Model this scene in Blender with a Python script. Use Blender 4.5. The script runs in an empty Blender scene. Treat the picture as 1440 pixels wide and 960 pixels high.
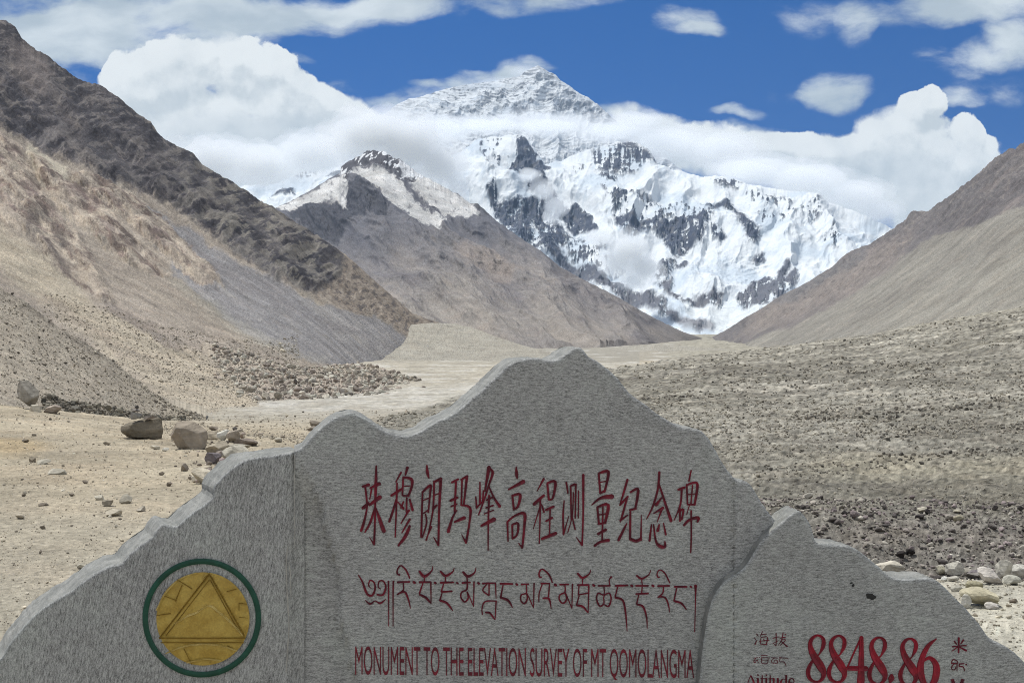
import bpy, bmesh, math, random
import numpy as np
from mathutils import Vector, geometry, noise as mnoise
PI = math.pi
S = bpy.context.scene
COL = S.collection
F = 2050.0            # focal length in pixels of a 1440 px wide picture
CX, CY = 720.0, 480.0

# ------------------------------------------------------------------ camera, sky, sun, exposure
cd = bpy.data.cameras.new('camera'); cam = bpy.data.objects.new('camera', cd); COL.objects.link(cam)
cam.location = (0, 0, 0); cam.rotation_euler = (PI/2, 0, 0)
cd.sensor_fit = 'HORIZONTAL'; cd.sensor_width = 36.0; cd.lens = 36.0*F/1440.0
cd.clip_start = 0.1; cd.clip_end = 90000
S.camera = cam
S.render.engine = 'CYCLES'
S.cycles.use_denoising = True; S.cycles.denoising_prefilter = 'NONE'
S.cycles.filter_width = 1.05
S.cycles.max_bounces = 12; S.cycles.diffuse_bounces = 4; S.cycles.volume_bounces = 6; S.cycles.transparent_max_bounces = 32
S.cycles.sample_clamp_indirect = 10
S.view_settings.view_transform = 'Standard'; S.view_settings.look = 'None'
S.view_settings.gamma = 1.0; S.view_settings.use_curve_mapping = False
S.view_settings.exposure = 0.38

SUN_DIR = Vector((-0.30, 0.32, 0.90)).normalized()
sl = bpy.data.lights.new('sun', 'SUN'); so = bpy.data.objects.new('sun', sl); COL.objects.link(so)
sl.energy = 3.4; sl.angle = math.radians(0.5); sl.color = (1.0, 0.975, 0.915)
so.rotation_euler = SUN_DIR.to_track_quat('Z', 'Y').to_euler(); so.location = (0, 0, 50)
SUN_EL = math.asin(SUN_DIR.z); SUN_ROT = math.atan2(SUN_DIR.x, SUN_DIR.y)

class NB:
    """small node-tree builder"""
    def __init__(s, tree): s.t = tree; s.n = tree.nodes; s.l = tree.links
    def new(s, typ, **kw):
        n = s.n.new(typ)
        for k, v in kw.items(): setattr(n, k, v)
        return n
    def put(s, inp, v):
        if isinstance(v, bpy.types.NodeSocket): s.l.new(v, inp)
        elif v is not None:
            if inp.type == 'RGBA' and isinstance(v, (tuple, list)) and len(v) == 3: v = (*v, 1)
            inp.default_value = v
    def m(s, op, a, b=None, c=None, clamp=False):
        n = s.new('ShaderNodeMath', operation=op, use_clamp=clamp)
        for i, v in enumerate((a, b, c)):
            if v is not None: s.put(n.inputs[i], v)
        return n.outputs[0]
    def vm(s, op, a, b=None, scale=None):
        n = s.new('ShaderNodeVectorMath', operation=op)
        s.put(n.inputs[0], a)
        if b is not None: s.put(n.inputs[1], b)
        if scale is not None: s.put(n.inputs['Scale'], scale)
        return n.outputs['Value'] if op in ('LENGTH', 'DOT_PRODUCT') else n.outputs['Vector']
    def noise(s, vec, scale, detail=4, rough=.5, lac=2, dist=0, typ='FBM'):
        n = s.new('ShaderNodeTexNoise'); n.noise_type = typ
        s.put(n.inputs['Vector'], vec); s.put(n.inputs['Scale'], scale); s.put(n.inputs['Detail'], detail)
        s.put(n.inputs['Roughness'], rough); s.put(n.inputs['Lacunarity'], lac); s.put(n.inputs['Distortion'], dist)
        return n.outputs[0]
    def ss(s, v, a, b, lo=0, hi=1):
        n = s.new('ShaderNodeMapRange', interpolation_type='SMOOTHSTEP')
        for i, x in enumerate((v, a, b, lo, hi)): s.put(n.inputs[i], x)
        return n.outputs[0]
    def mr(s, v, a, b, lo=0, hi=1):
        n = s.new('ShaderNodeMapRange')
        for i, x in enumerate((v, a, b, lo, hi)): s.put(n.inputs[i], x)
        return n.outputs[0]
    def mix(s, f, a, b, blend='MIX'):
        n = s.new('ShaderNodeMix', data_type='RGBA', blend_type=blend)
        s.put(n.inputs[0], f); s.put(n.inputs[6], a); s.put(n.inputs[7], b)
        return n.outputs[2]
    def mapping(s, vec, scale=(1, 1, 1), rot=(0, 0, 0), loc=(0, 0, 0)):
        n = s.new('ShaderNodeMapping'); s.put(n.inputs[0], vec)
        n.inputs['Scale'].default_value = scale; n.inputs['Rotation'].default_value = rot; n.inputs['Location'].default_value = loc
        return n.outputs[0]
    def bump(s, h, strength=.5, dist=1.0, normal=None):
        n = s.new('ShaderNodeBump'); s.put(n.inputs['Height'], h); s.put(n.inputs['Strength'], strength); s.put(n.inputs['Distance'], dist)
        if normal is not None: s.put(n.inputs['Normal'], normal)
        return n.outputs[0]

W = bpy.data.worlds.new('World'); S.world = W; W.use_nodes = True
W.cycles.sampling_method = 'NONE'
def build_world():
    nb = NB(W.node_tree); nb.n.clear()
    out = nb.new('ShaderNodeOutputWorld'); bg = nb.new('ShaderNodeBackground')
    tc = nb.new('ShaderNodeTexCoord').outputs['Generated']
    sky = nb.new('ShaderNodeTexSky', sky_type='NISHITA')
    sky.sun_disc = False; sky.sun_elevation = SUN_EL; sky.sun_rotation = SUN_ROT
    sky.altitude = 5200; sky.air_density = 1.0; sky.dust_density = 0.1; sky.ozone_density = 2.0
    sep = nb.new('ShaderNodeSeparateXYZ'); nb.put(sep.inputs[0], tc)
    X, Y, Z = sep.outputs
    # the deep blue of 5200 m: the sky low over the ridges is read from higher up the dome
    cmb = nb.new('ShaderNodeCombineXYZ'); nb.put(cmb.inputs[0], X); nb.put(cmb.inputs[1], Y)
    nb.put(cmb.inputs[2], nb.m('ADD', nb.m('MULTIPLY', nb.m('ABSOLUTE', Z), 0.8), 0.42))
    nb.l.new(nb.vm('NORMALIZE', cmb.outputs[0]), sky.inputs[0])
    blue = nb.mix(1.0, sky.outputs[0], SKY_TINT, 'MULTIPLY')
    Ys = nb.m('MAXIMUM', Y, 0.08)
    u = nb.m('DIVIDE', X, Ys); v = nb.m('DIVIDE', Z, Ys)
    cuv = nb.new('ShaderNodeCombineXYZ'); nb.put(cuv.inputs[0], u); nb.put(cuv.inputs[1], v); nb.put(cuv.inputs[2], 0.0)
    P = cuv.outputs[0]
    front = nb.ss(Y, 0.1, 0.35)
    def blobs(lst, p):
        tot = None
        for (x, y, rx, ry, amp) in lst:
            pc = p if tot is None else nb.vm('ADD', p, nb.m('MULTIPLY', tot, 1e-8))   # one heap after another
            q = nb.vm('MULTIPLY', nb.vm('SUBTRACT', pc, ((x-CX)/F, (CY-y)/F, 0)), (F/rx, F/ry, 1))
            r2 = nb.vm('DOT_PRODUCT', q, q)
            b = nb.m('MULTIPLY', nb.m('MAXIMUM', nb.m('SUBTRACT', 1.0, r2), 0.0), amp)
            tot = b if tot is None else nb.m('ADD', tot, b)
        return tot
    def warp(p, scale, amt, detail=3):
        n = nb.new('ShaderNodeTexNoise'); nb.put(n.inputs['Vector'], p); n.inputs['Scale'].default_value = scale; n.inputs['Detail'].default_value = detail
        return nb.vm('ADD', p, nb.vm('SCALE', nb.vm('SUBTRACT', n.outputs['Color'], (.5, .5, .5)), scale=amt))
    # ---- cumulus heaps behind the mountains
    def cumulus(lst, p):
        f = blobs(lst, warp(p, 24, 0.016, 5))
        f = nb.m('MINIMUM', f, 1.25); keep = nb.ss(f, 0.0, 0.22)
        bil = nb.noise(warp(p, 46, 0.008, 3), 30, 9, .60)
        return nb.m('MULTIPLY', keep, nb.m('ADD', f, nb.m('MULTIPLY', nb.m('SUBTRACT', bil, .5), 1.9)))
    d0 = cumulus(CUMULUS, P)
    edge = nb.ss(nb.noise(P, 14, 4, .55), .42, .60, .10, .75)       # crisp heads here, torn soft flanks there
    a_c = nb.ss(d0, 0.28, nb.m('ADD', edge, 0.30))
    P2 = nb.vm('ADD', P, (-0.004, 0.010, 0))
    d1 = cumulus(CUMULUS, P2)
    lit = nb.ss(nb.m('SUBTRACT', d0, d1), -0.34, 0.34)
    base = nb.ss(nb.m('ADD', blobs(CUMULUS_DARK, warp(P, 14, 0.03)), nb.m('MULTIPLY', nb.m('SUBTRACT', nb.noise(P, 26, 6, .6), .5), .9)), 0.0, 1.1)
    soft = nb.noise(warp(P, 20, .02, 3), 24, 7, .6)
    c_c = nb.mix(lit, (.62, .685, .725), (.90, .94, .95))  # sunlit and shaded sides put into the cloud colour
    c_c = nb.mix(nb.m('MULTIPLY', base, .75), c_c, (.53, .605, .66))
    c_c = nb.mix(nb.ss(soft, .38, .70, 0, .5), c_c, (.86, .905, .92))
    c_c = nb.mix(nb.ss(soft, .55, .25, 0, .35), c_c, (.57, .64, .69))
    # ---- thin high sheets and wisps
    Pw = nb.mapping(warp(P, 9, 0.035, 4), scale=(1, 2.2, 1))
    wn = nb.noise(Pw, 16, 9, .62)
    f2 = blobs(WISPS, warp(warp(P, 9, 0.030, 3), 34, 0.014, 5))
    a_w = nb.ss(nb.m('ADD', f2, nb.m('MULTIPLY', nb.m('SUBTRACT', wn, .5), 2.6)), 0.12, 1.25)
    a_w = nb.m('MULTIPLY', a_w, nb.ss(f2, 0.06, 0.40))
    c_w = nb.mix(nb.ss(nb.noise(Pw, 11, 5, .55), .35, .68), (.48, .565, .64), (.76, .83, .875))
    # unseen clouds elsewhere on the dome, made thick and bright to light the slab
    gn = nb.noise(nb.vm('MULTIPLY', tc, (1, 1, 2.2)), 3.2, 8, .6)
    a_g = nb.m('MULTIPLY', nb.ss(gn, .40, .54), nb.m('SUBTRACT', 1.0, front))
    col = nb.mix(nb.m('MULTIPLY', a_w, front), blue, nb.vm('SCALE', c_w, scale=CLOUD_GAIN))
    col = nb.mix(nb.m('MULTIPLY', a_c, front), col, nb.vm('SCALE', c_c, scale=CLOUD_GAIN))
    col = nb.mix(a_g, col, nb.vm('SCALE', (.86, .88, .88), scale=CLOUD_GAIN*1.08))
    # ground side of the dome
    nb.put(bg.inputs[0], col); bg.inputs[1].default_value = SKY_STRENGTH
    nb.l.new(bg.outputs[0], out.inputs[0])
SKY_STRENGTH = 0.13
SKY_TINT = (0.10, 0.45, 0.78)
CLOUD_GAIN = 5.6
# x, y, rx, ry, weight in pixels of the 1440 px picture, turned into directions of the sky
CUMULUS = [(175,130,50,45,.7),(205,100,60,48,.8),(255,88,62,46,.8),(310,82,62,44,.8),(360,92,52,44,.7),(395,115,52,48,.8),(435,145,52,42,.8),(480,168,58,42,.8),
    (330,175,200,90,1.2),(290,250,160,90,1.2),(430,235,160,80,1.2),(530,195,90,52,.9),(600,180,80,44,.8),(640,165,50,30,.5),
    (1312,142,26,26,.9),(1288,150,30,24,.6),(1235,190,52,44,.8),(1290,195,90,62,1.0),(1360,185,28,32,.7),(1375,215,34,40,.7),(1120,235,160,55,1.0),(1000,210,120,46,1.0),(885,162,50,26,.7),(930,184,70,34,.8),
    (1250,265,170,80,1.2),(1410,245,90,55,.8),(1090,203,60,24,.5),(1180,215,60,30,.6)]
CUMULUS_DARK = [(330,190,150,50,.8),(420,180,110,26,.6),(250,110,60,60,.4),(1240,255,130,50,.7),(1290,230,60,40,.5),(1040,240,110,30,.6),(700,190,200,30,.5)]
WISPS = [(80,60,160,60,1.0),(0,20,200,80,1.0),(240,30,220,60,1.1),(420,18,220,36,.95),(600,8,230,26,.8),(150,85,70,20,.5),(780,-8,160,22,.5),
    (960,28,62,32,.95),(990,40,40,16,.6),(1185,128,66,36,.95),(1150,138,100,18,.45),(1035,159,58,13,.8),(1130,18,60,34,.45),(1205,30,36,40,.55),(1300,5,150,46,.7),
    (1400,8,130,48,1.0),(1410,75,80,34,.8),(1350,90,80,26,.55),(1300,70,30,16,.4),(1380,130,110,30,.4),(1430,55,60,22,.6),
    (740,98,46,20,.85),(690,112,70,22,.8),(630,125,70,20,.6),(570,140,50,16,.5),(590,118,30,8,.35),(520,150,60,18,.6),(470,128,44,14,.45),(1060,186,76,17,.6),(1150,198,54,18,.55),(870,148,44,17,.6),(110,122,44,14,.5),(1340,140,44,16,.4),(410,88,40,12,.4)]
build_world()

# ------------------------------------------------------------------ numpy noise
_rng = np.random.default_rng(7)
_PERM = _rng.permutation(512).astype(np.int32) ; _PERM = np.concatenate([_PERM, _PERM])
_GA = _rng.random(512).astype(np.float32)*2*np.pi
_GX, _GY = np.cos(_GA), np.sin(_GA)
def pn(x, y, seed=0):
    x = np.asarray(x, np.float32); y = np.asarray(y, np.float32)
    xi = np.floor(x).astype(np.int32); yi = np.floor(y).astype(np.int32)
    xf = x-xi; yf = y-yi
    u = xf*xf*xf*(xf*(xf*6-15)+10); v = yf*yf*yf*(yf*(yf*6-15)+10)
    xi = (xi+seed*37) & 511; yi = (yi+seed*91) & 511; x1 = (xi+1) & 511; y1 = (yi+1) & 511
    def g(a, b, dx, dy):
        h = _PERM[_PERM[a]+b]
        return _GX[h]*dx+_GY[h]*dy
    n0 = g(xi, yi, xf, yf)*(1-u)+g(x1, yi, xf-1, yf)*u
    n1 = g(xi, y1, xf, yf-1)*(1-u)+g(x1, y1, xf-1, yf-1)*u
    return (n0*(1-v)+n1*v)*1.5
def fbm(x, y, oct=5, gain=.5, lac=2.03, seed=0):
    a = 1.0; s = 0; t = 0
    for i in range(oct):
        s = s+a*pn(x, y, seed+i*3); t += a; a *= gain; x = x*lac+3.7; y = y*lac-1.3
    return s/t
def ridged(x, y, oct=5, gain=.5, lac=2.07, seed=0):
    a = 1.0; s = 0; t = 0; w = 1.0
    for i in range(oct):
        n = 1-np.abs(pn(x, y, seed+i*5)); n = n*n*w
        s = s+a*n; t += a; w = np.clip(n*1.6, 0, 1); a *= gain; x = x*lac+1.9; y = y*lac+7.1
    return s/t
def worley(x, y, seed=0):
    """distance to the nearest of scattered points: blocks and facets"""
    xi = np.floor(x).astype(np.int32); yi = np.floor(y).astype(np.int32); d = np.full(np.shape(x), 9.0, np.float32)
    for dx in (-1, 0, 1):
        for dy in (-1, 0, 1):
            h = _PERM[_PERM[(xi+dx+seed*13) & 511]+((yi+dy+seed*29) & 511)]
            d = np.minimum(d, (xi+dx+.5+.45*_GX[h]-x)**2+(yi+dy+.5+.45*_GY[h]-y)**2)
    return np.sqrt(d)
def cells(x, y, seed=0):
    """one random number per block"""
    xi = np.floor(x).astype(np.int32); yi = np.floor(y).astype(np.int32); d = np.full(np.shape(x), 9.0, np.float32); r = np.zeros(np.shape(x), np.float32)
    for dx in (-1, 0, 1):
        for dy in (-1, 0, 1):
            h = _PERM[_PERM[(xi+dx+seed*13) & 511]+((yi+dy+seed*29) & 511)]
            e = (xi+dx+.5+.45*_GX[h]-x)**2+(yi+dy+.5+.45*_GY[h]-y)**2
            r = np.where(e < d, h/511.0, r); d = np.minimum(d, e)
    return r-.5
def sstep(v, a, b):
    t = np.clip((v-a)/(b-a), 0, 1); return t*t*(3-2*t)
def sdpoly(px, py, pts):
    """signed distance (positive inside) to a closed outline, only worked out near it"""
    pts = np.asarray(pts, np.float32); n = len(pts)
    out = np.full(px.shape, -60.0, np.float32)
    m = 45
    sel = (px > pts[:, 0].min()-m) & (px < pts[:, 0].max()+m) & (py > pts[:, 1].min()-m) & (py < pts[:, 1].max()+m)
    if not sel.any(): return out
    x = px[sel]; y = py[sel]
    d = np.full(x.shape, 1e9, np.float32); ins = np.zeros(x.shape, bool)
    for i in range(n):
        ax, ay = pts[i]; bx, by = pts[(i+1) % n]
        ex, ey = bx-ax, by-ay; L = ex*ex+ey*ey+1e-9
        t = np.clip(((x-ax)*ex+(y-ay)*ey)/L, 0, 1)
        d = np.minimum(d, (x-ax-t*ex)**2+(y-ay-t*ey)**2)
        if ay != by:
            c = ((ay > y) != (by > y)) & (x < (bx-ax)*(y-ay)/(by-ay)+ax)
            ins ^= c
    d = np.sqrt(d); out[sel] = np.where(ins, d, -d)
    return out
def paint(col, mask, rgb):
    m = np.clip(mask, 0, 1)[..., None]
    col[:] = col*(1-m)+np.asarray(rgb, np.float32)*m
def unproj(px, py, D): return ((px-CX)/F*D, D, (CY-py)/F*D)

# ------------------------------------------------------------------ mesh helpers
def mesh_np(name, verts, faces, mat, col=None, uv=None, parent=None, smooth=True):
    """verts (n,3), faces (m,3 or 4) index array, optional per-vertex colour"""
    me = bpy.data.meshes.new(name)
    verts = np.ascontiguousarray(verts, np.float32); faces = np.ascontiguousarray(faces, np.int32)
    k = faces.shape[1]
    me.vertices.add(len(verts)); me.vertices.foreach_set('co', verts.ravel())
    me.loops.add(faces.size); me.loops.foreach_set('vertex_index', faces.ravel())
    me.polygons.add(len(faces)); me.polygons.foreach_set('loop_start', np.arange(0, faces.size, k, dtype=np.int32))
    if col is not None:
        a = me.attributes.new('tint', 'FLOAT_COLOR', 'POINT')
        k4 = col.shape[-1]; c = np.ones((len(verts), 4), np.float32); c[:, :k4] = col.reshape(-1, k4)
        a.data.foreach_set('color', c.ravel())
    if uv is not None:
        a = me.attributes.new('slope_uv', 'FLOAT_VECTOR', 'POINT')
        a.data.foreach_set('vector', np.ascontiguousarray(uv, np.float32).ravel())
    me.update(calc_edges=True)
    me.polygons.foreach_set('use_smooth', np.full(len(faces), smooth, bool))
    me.materials.append(mat)
    o = bpy.data.objects.new(name, me); COL.objects.link(o)
    if parent is not None: o.parent = parent
    return o
def grid_faces(ny, nx, off=0):
    i = np.arange(ny-1)[:, None]*nx+np.arange(nx-1)[None, :]+off
    return np.stack([i, i+1, i+nx+1, i+nx], -1).reshape(-1, 4)
def tag(o, label=None, cat=None, group=None, kind=None):
    if label: o['label'] = label
    if cat: o['category'] = cat
    if group: o['group'] = group
    if kind: o['kind'] = kind
    return o
def empty(name, loc=(0, 0, 0)):
    o = bpy.data.objects.new(name, None); COL.objects.link(o); o.location = loc; return o
# ------------------------------------------------------------------ land materials
GRAIN = np.random.default_rng(99)
def land_mat(name, scales, bump=.6, vary=.35, rough=.95, streak=0.0):
    """albedo from the painted rock/scree/snow zones, broken up by world-space grain; scales = cycles per metre, coarse to fine"""
    m = bpy.data.materials.new(name); m.use_nodes = True; nb = NB(m.node_tree)
    b = nb.n['Principled BSDF']; b.inputs['Roughness'].default_value = rough; b.inputs['Specular IOR Level'].default_value = .12
    an = nb.new('ShaderNodeAttribute', attribute_name='tint'); at = an.outputs['Color']
    pos = nb.new('ShaderNodeNewGeometry').outputs['Position']
    lo, fine, det = scales
    n1 = nb.noise(pos, lo, det, .72); n2 = nb.noise(pos, fine, 5, .65)
    k = nb.m('ADD', nb.mr(n1, .25, .75, 1-vary, 1+vary), nb.mr(n2, .25, .75, -vary*.6, vary*.6))
    if streak:
        uv = nb.new('ShaderNodeAttribute', attribute_name='slope_uv').outputs['Vector']
        k = nb.m('ADD', k, nb.m('MULTIPLY', an.outputs['Alpha'], nb.mr(nb.noise(uv, 1.0, 7, .66), .25, .75, -streak, streak)))
    c = nb.vm('SCALE', at, scale=nb.m('MAXIMUM', k, .15))
    # slight warm / cool drift of the stone
    c = nb.mix(nb.ss(nb.noise(pos, lo*1.7, 4, .6), .4, .7, 0, .25), c, nb.mix(1.0, c, (1.10, .98, .90), 'MULTIPLY'))
    nb.put(b.inputs['Base Color'], c)
    nb.put(b.inputs['Normal'], nb.bump(nb.m('ADD', n1, nb.m('MULTIPLY', n2, .4)), bump, 1.2/lo*.12))
    return m

# ------------------------------------------------------------------ the ground: one sheet from the camera's feet to the far valley
GK = [1.5, 8, 11, 20, 29, 34, 37.5, 45, 60, 80, 110, 180, 300, 450, 650, 1000, 1500, 2500, 5000, 8000, 30000]
GP = {
 -3000:[-1.7]*9+[-1.7,-1.7,-1.7,-2,-3,-4,-6,-8,-10,5,39,150],
 -400:[-1.7,-1.7,-1.7,-1.7,-1.7,-1.75,-1.8,-1.9,-2.2,-2.5,-3,-4,-5.5,-6,-6,-8,-10,-11,5,39,150],
 0:[-1.7,-1.7,-1.7,-1.7,-1.75,-1.8,-1.9,-2.0,-2.6,-3.5,-4.6,-6,-7.5,-8,-8,-9,-11,-11,5,39,150],
 300:[-1.7,-1.7,-1.7,-1.72,-1.9,-2.1,-2.3,-2.75,-3.6,-4.7,-5.9,-8.3,-11,-11,-10.5,-10.5,-12,-12,5,39,150],
 560:[-1.7,-1.7,-1.7,-1.75,-2.1,-2.5,-2.75,-3.2,-4.0,-4.9,-5.9,-7.6,-10,-11.5,-12,-11.5,-13,-12,5,39,150],
 870:[-1.7,-1.7,-1.7,-2.5,-3.2,-3.6,-3.8,-4.2,-4.7,-4.8,-4.8,-4.9,-5.8,-9,-12,-14,-14.5,-12,5,39,150],
 960:[-1.7,-1.7,-1.7,-3,-4,-4.5,-4.4,-4.4,-4.7,-4.7,-4.6,-4.0,-3.8,-5.5,-9,-12,-14,-12,5,39,150],
 1150:[-1.7,-1.7,-1.72,-3.6,-5,-5.25,-4.4,-4.45,-4.5,-4.5,-4.3,-3,-1.5,-.3,-3,-8,-12,-12,5,39,150],
 1300:[-1.7,-1.7,-1.74,-3.6,-5,-5.3,-4.5,-4.5,-4.45,-4.3,-3.6,-1.5,1.5,4,7.9,4,-5,-10,5,39,150],
 1440:[-1.7,-1.7,-1.76,-3.6,-5,-5.3,-4.55,-4.5,-4.4,-4,-3,0,5.2,9.5,15.2,12,0,-8,5,39,150],
 1900:[-1.7,-1.7,-1.76,-3.6,-4.6,-4.8,-4.4,-4.2,-3.8,-3.2,-2,4,14,24,36,36,20,0,5,39,150],
 4200:[-1.7,-1.7,-1.7,-2.0,-2.4,-2.4,-2.2,-1.8,-1,2,6,16,40,70,110,120,60,20,5,39,150]}
_gx = np.array(sorted(GP)); _gz = np.array([GP[k] for k in sorted(GP)], np.float64)
_fx = np.linspace(-3000, 4200, 1441); _gl = np.log(np.array(GK))
_tab = np.stack([np.interp(_fx, _gx, _gz[:, j]) for j in range(len(GK))], 1)
_ker = np.hanning(21); _ker /= _ker.sum()
_tab = np.stack([np.convolve(np.pad(_tab[:, j], 10, mode='edge'), _ker, 'valid') for j in range(len(GK))], 1)
_ll = np.linspace(_gl[0], _gl[-1], 900)
_tabl = np.stack([np.interp(_ll, _gl, r) for r in _tab])
_k2 = np.hanning(9); _k2 /= _k2.sum()
_tabl = np.stack([np.convolve(np.pad(r, 4, mode='edge'), _k2, 'valid') for r in _tabl])
def ground_base(px, D):
    fi = np.clip((np.asarray(px)+3000)/5.0, 0, 1439.999); lj = np.clip((np.log(np.maximum(D, 1.5))-_ll[0])/(_ll[1]-_ll[0]), 0, 898.999)
    i = fi.astype(int); j = lj.astype(int); a = fi-i; b = lj-j
    return (_tabl[i, j]*(1-a)+_tabl[i+1, j]*a)*(1-b)+(_tabl[i, j+1]*(1-a)+_tabl[i+1, j+1]*a)*b
def plain_mask(px, D):      # the stony moraine bed on the right
    edge = np.interp(D, [1, 11, 30, 45, 60, 110, 180, 300, 600], [1000, 1030, 850, 640, 520, 520, 640, 820, 940])
    return sstep(px+25*fbm(px/40, np.log(D)*6, 3, seed=4), edge-15, edge+25)*sstep(D, 22, 33)
def ground_z(px, D):
    px = np.asarray(px, np.float64); D = np.asarray(D, np.float64)
    X = (px-CX)/F*D
    z = ground_base(px, D)
    pm = plain_mask(px, D)
    near = sstep(D, 5.5, 9)
    z = z+near*(.035*fbm(X*.9, D*.9, 4, seed=11)+.10*fbm(X*.16, D*.16, 3, seed=12))*np.clip(D/18, .3, 1)
    # hummocks and stone ridges of the moraine
    far = np.clip(D/90, .25, 3.0)*(1-.75*sstep(D, 350, 700))
    z = z+pm*far*(.36*ridged(X*.05+.3*fbm(X*.1, D*.05, 2, seed=8), D*.028, 4, seed=21)-.15+.20*fbm(X*.35, D*.2, 4, seed=22))*sstep(D, 36, 48)
    z = z+pm*.22*fbm(X*.9, D*.9, 4, seed=31)*(1-sstep(D, 60, 120))
    z = z+(1-pm)*sstep(D, 60, 200)*(.5*fbm(X*.02, D*.02, 4, seed=41))
    return z
def ground_tint(px, D, X):
    sh = px.shape
    col = np.empty(sh+(3,), np.float32); col[:] = (.455, .395, .29)
    py = CY-ground_base(px, D)/D*F
    n = fbm(X*.25, D*.25, 5, seed=51)
    paint(col, sstep(n, .0, .5)*.55, (.53, .47, .36))
    paint(col, sstep(-n, .05, .5)*.5, (.37, .315, .23))
    paint(col, (1-sstep(np.hypot((px-10)/70, (py-628)/16), .4, 1.2))*.55, (.43, .32, .17))
    paint(col, (1-sstep(D, 13, 18))*sstep(px, 1000, 1150), (.57, .54, .44)); paint(col, (1-sstep(D, 9, 17))*(px < 900)*.6, (.50, .465, .375))
    # the valley floor beyond, the pale wash and the track
    paint(col, sstep(D, 60, 130)*.9*(px < 900), (.37, .345, .285))
    paint(col, sstep(D, 130, 170)*(1-sstep(D, 260, 330))*sstep(px, 330, 380)*(px < 900)*(.5+.5*sstep(fbm(px/60, D*.06, 4, seed=5), -.2, .2)), (.45, .43, .375))
    paint(col, sstep(D, 700, 1100)*.8, (.27, .255, .215)); br = fbm(px/70, py/2.6, 5, .6, seed=6); paint(col, sstep(D, 110, 200)*(px < 960)*sstep(br, .08, .25)*.6, (.50, .485, .44)); paint(col, sstep(D, 110, 200)*(px < 960)*sstep(-br, .1, .3)*.5, (.25, .232, .195))
    pm = plain_mask(px, D)
    q = fbm(X*.06, D*.035, 5, seed=61)
    base = np.empty_like(col); base[:] = (.228, .215, .178)
    paint(base, sstep(q, .0, .4)*.8, (.315, .298, .25))
    paint(base, sstep(-q, .05, .35)*.7, (.17, .158, .125))
    paint(base, sstep(D, 45, 52)*(1-sstep(D, 52, 60))*sstep(px, 1080, 1200)*.9, (.33, .305, .235))
    paint(base, (1-sstep(D, 36.5, 38.5))*.75, (.205, .19, .168)); sk = fbm(X*.018, D*.07, 5, .6, seed=62); paint(base, sstep(sk, .05, .2)*sstep(D, 55, 70)*.55, (.36, .34, .285)); paint(base, sstep(-sk, .12, .3)*sstep(D, 55, 70)*.4, (.16, .148, .125))
    far = sstep(D, 380, 600); paint(base, far*.8, (.32, .30, .24))
    paint(base, sstep(fbm(X*.5, D*.25+2.2*ground_base(px, D), 4, .6, seed=71), .12, .4)*.5, (.17, .155, .13))
    col[:] = col*(1-pm[..., None])+base*pm[..., None]
    return col
def build_ground():
    xs = np.concatenate([np.linspace(-3000, -420, 220), np.linspace(-400, 1840, 1100), np.linspace(1850, 4200, 260)])
    ds = np.exp(np.concatenate([np.linspace(math.log(1.5), math.log(9), 60), np.linspace(math.log(9.05), math.log(1200), 900), np.linspace(math.log(1215), math.log(24000), 90)]))
    PX, D = np.meshgrid(xs, ds); X = (PX-CX)/F*D
    Z = ground_z(PX, D); c = ground_tint(PX, D, X)
    pm = plain_mask(PX, D); g = GRAIN.normal(size=PX.shape).astype(np.float32); g2 = GRAIN.normal(size=PX.shape).astype(np.float32)
    def box(a, k): return sum(np.roll(a, i-k//2, 1) for i in range(k))/math.sqrt(k)
    g = box(g, 6); g2 = box(g2, 3)
    inner = (np.abs(PX-720) < 1200)*(1-.6*sstep(D, 500, 1200))
    Z = Z+inner*g*D/F*np.clip(.45+.35*pm, 0, 1)*sstep(D, 3, 9)*(1-.5*pm*(1-sstep(D, 40, 60)))*(.4+.6*sstep(fbm(X*.4, D*.3, 3, seed=91), -.3, .3))
    c = np.clip(c*(1+inner*(.10+.20*pm)*g2)[..., None], .03, .7)
    V = np.stack([X, D, Z], -1).reshape(-1, 3); Fc = grid_faces(*PX.shape); Cc = c.reshape(-1, 3)
    # the same ground carried on behind the camera
    bx, by = np.meshgrid(np.linspace(-60, 60, 121), np.linspace(-70, 1.5, 73))
    w = np.abs(bx) < 0
    bz = -1.72+.03*fbm(bx*.5, by*.5, 4, seed=9)
    V2 = np.stack([bx, by, bz], -1).reshape(-1, 3); F2 = grid_faces(*bx.shape, off=len(V))
    C2 = np.tile(np.array([[.40, .345, .255]], np.float32), (len(V2), 1))
    mat = land_mat('sandy_gravel', (.35, 14.0, 12), bump=.75, vary=.42)
    o = mesh_np('ground', np.concatenate([V, V2]), np.concatenate([Fc, F2]), mat, np.concatenate([Cc, C2]))
    o['kind'] = 'structure'; return o
build_ground()

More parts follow.
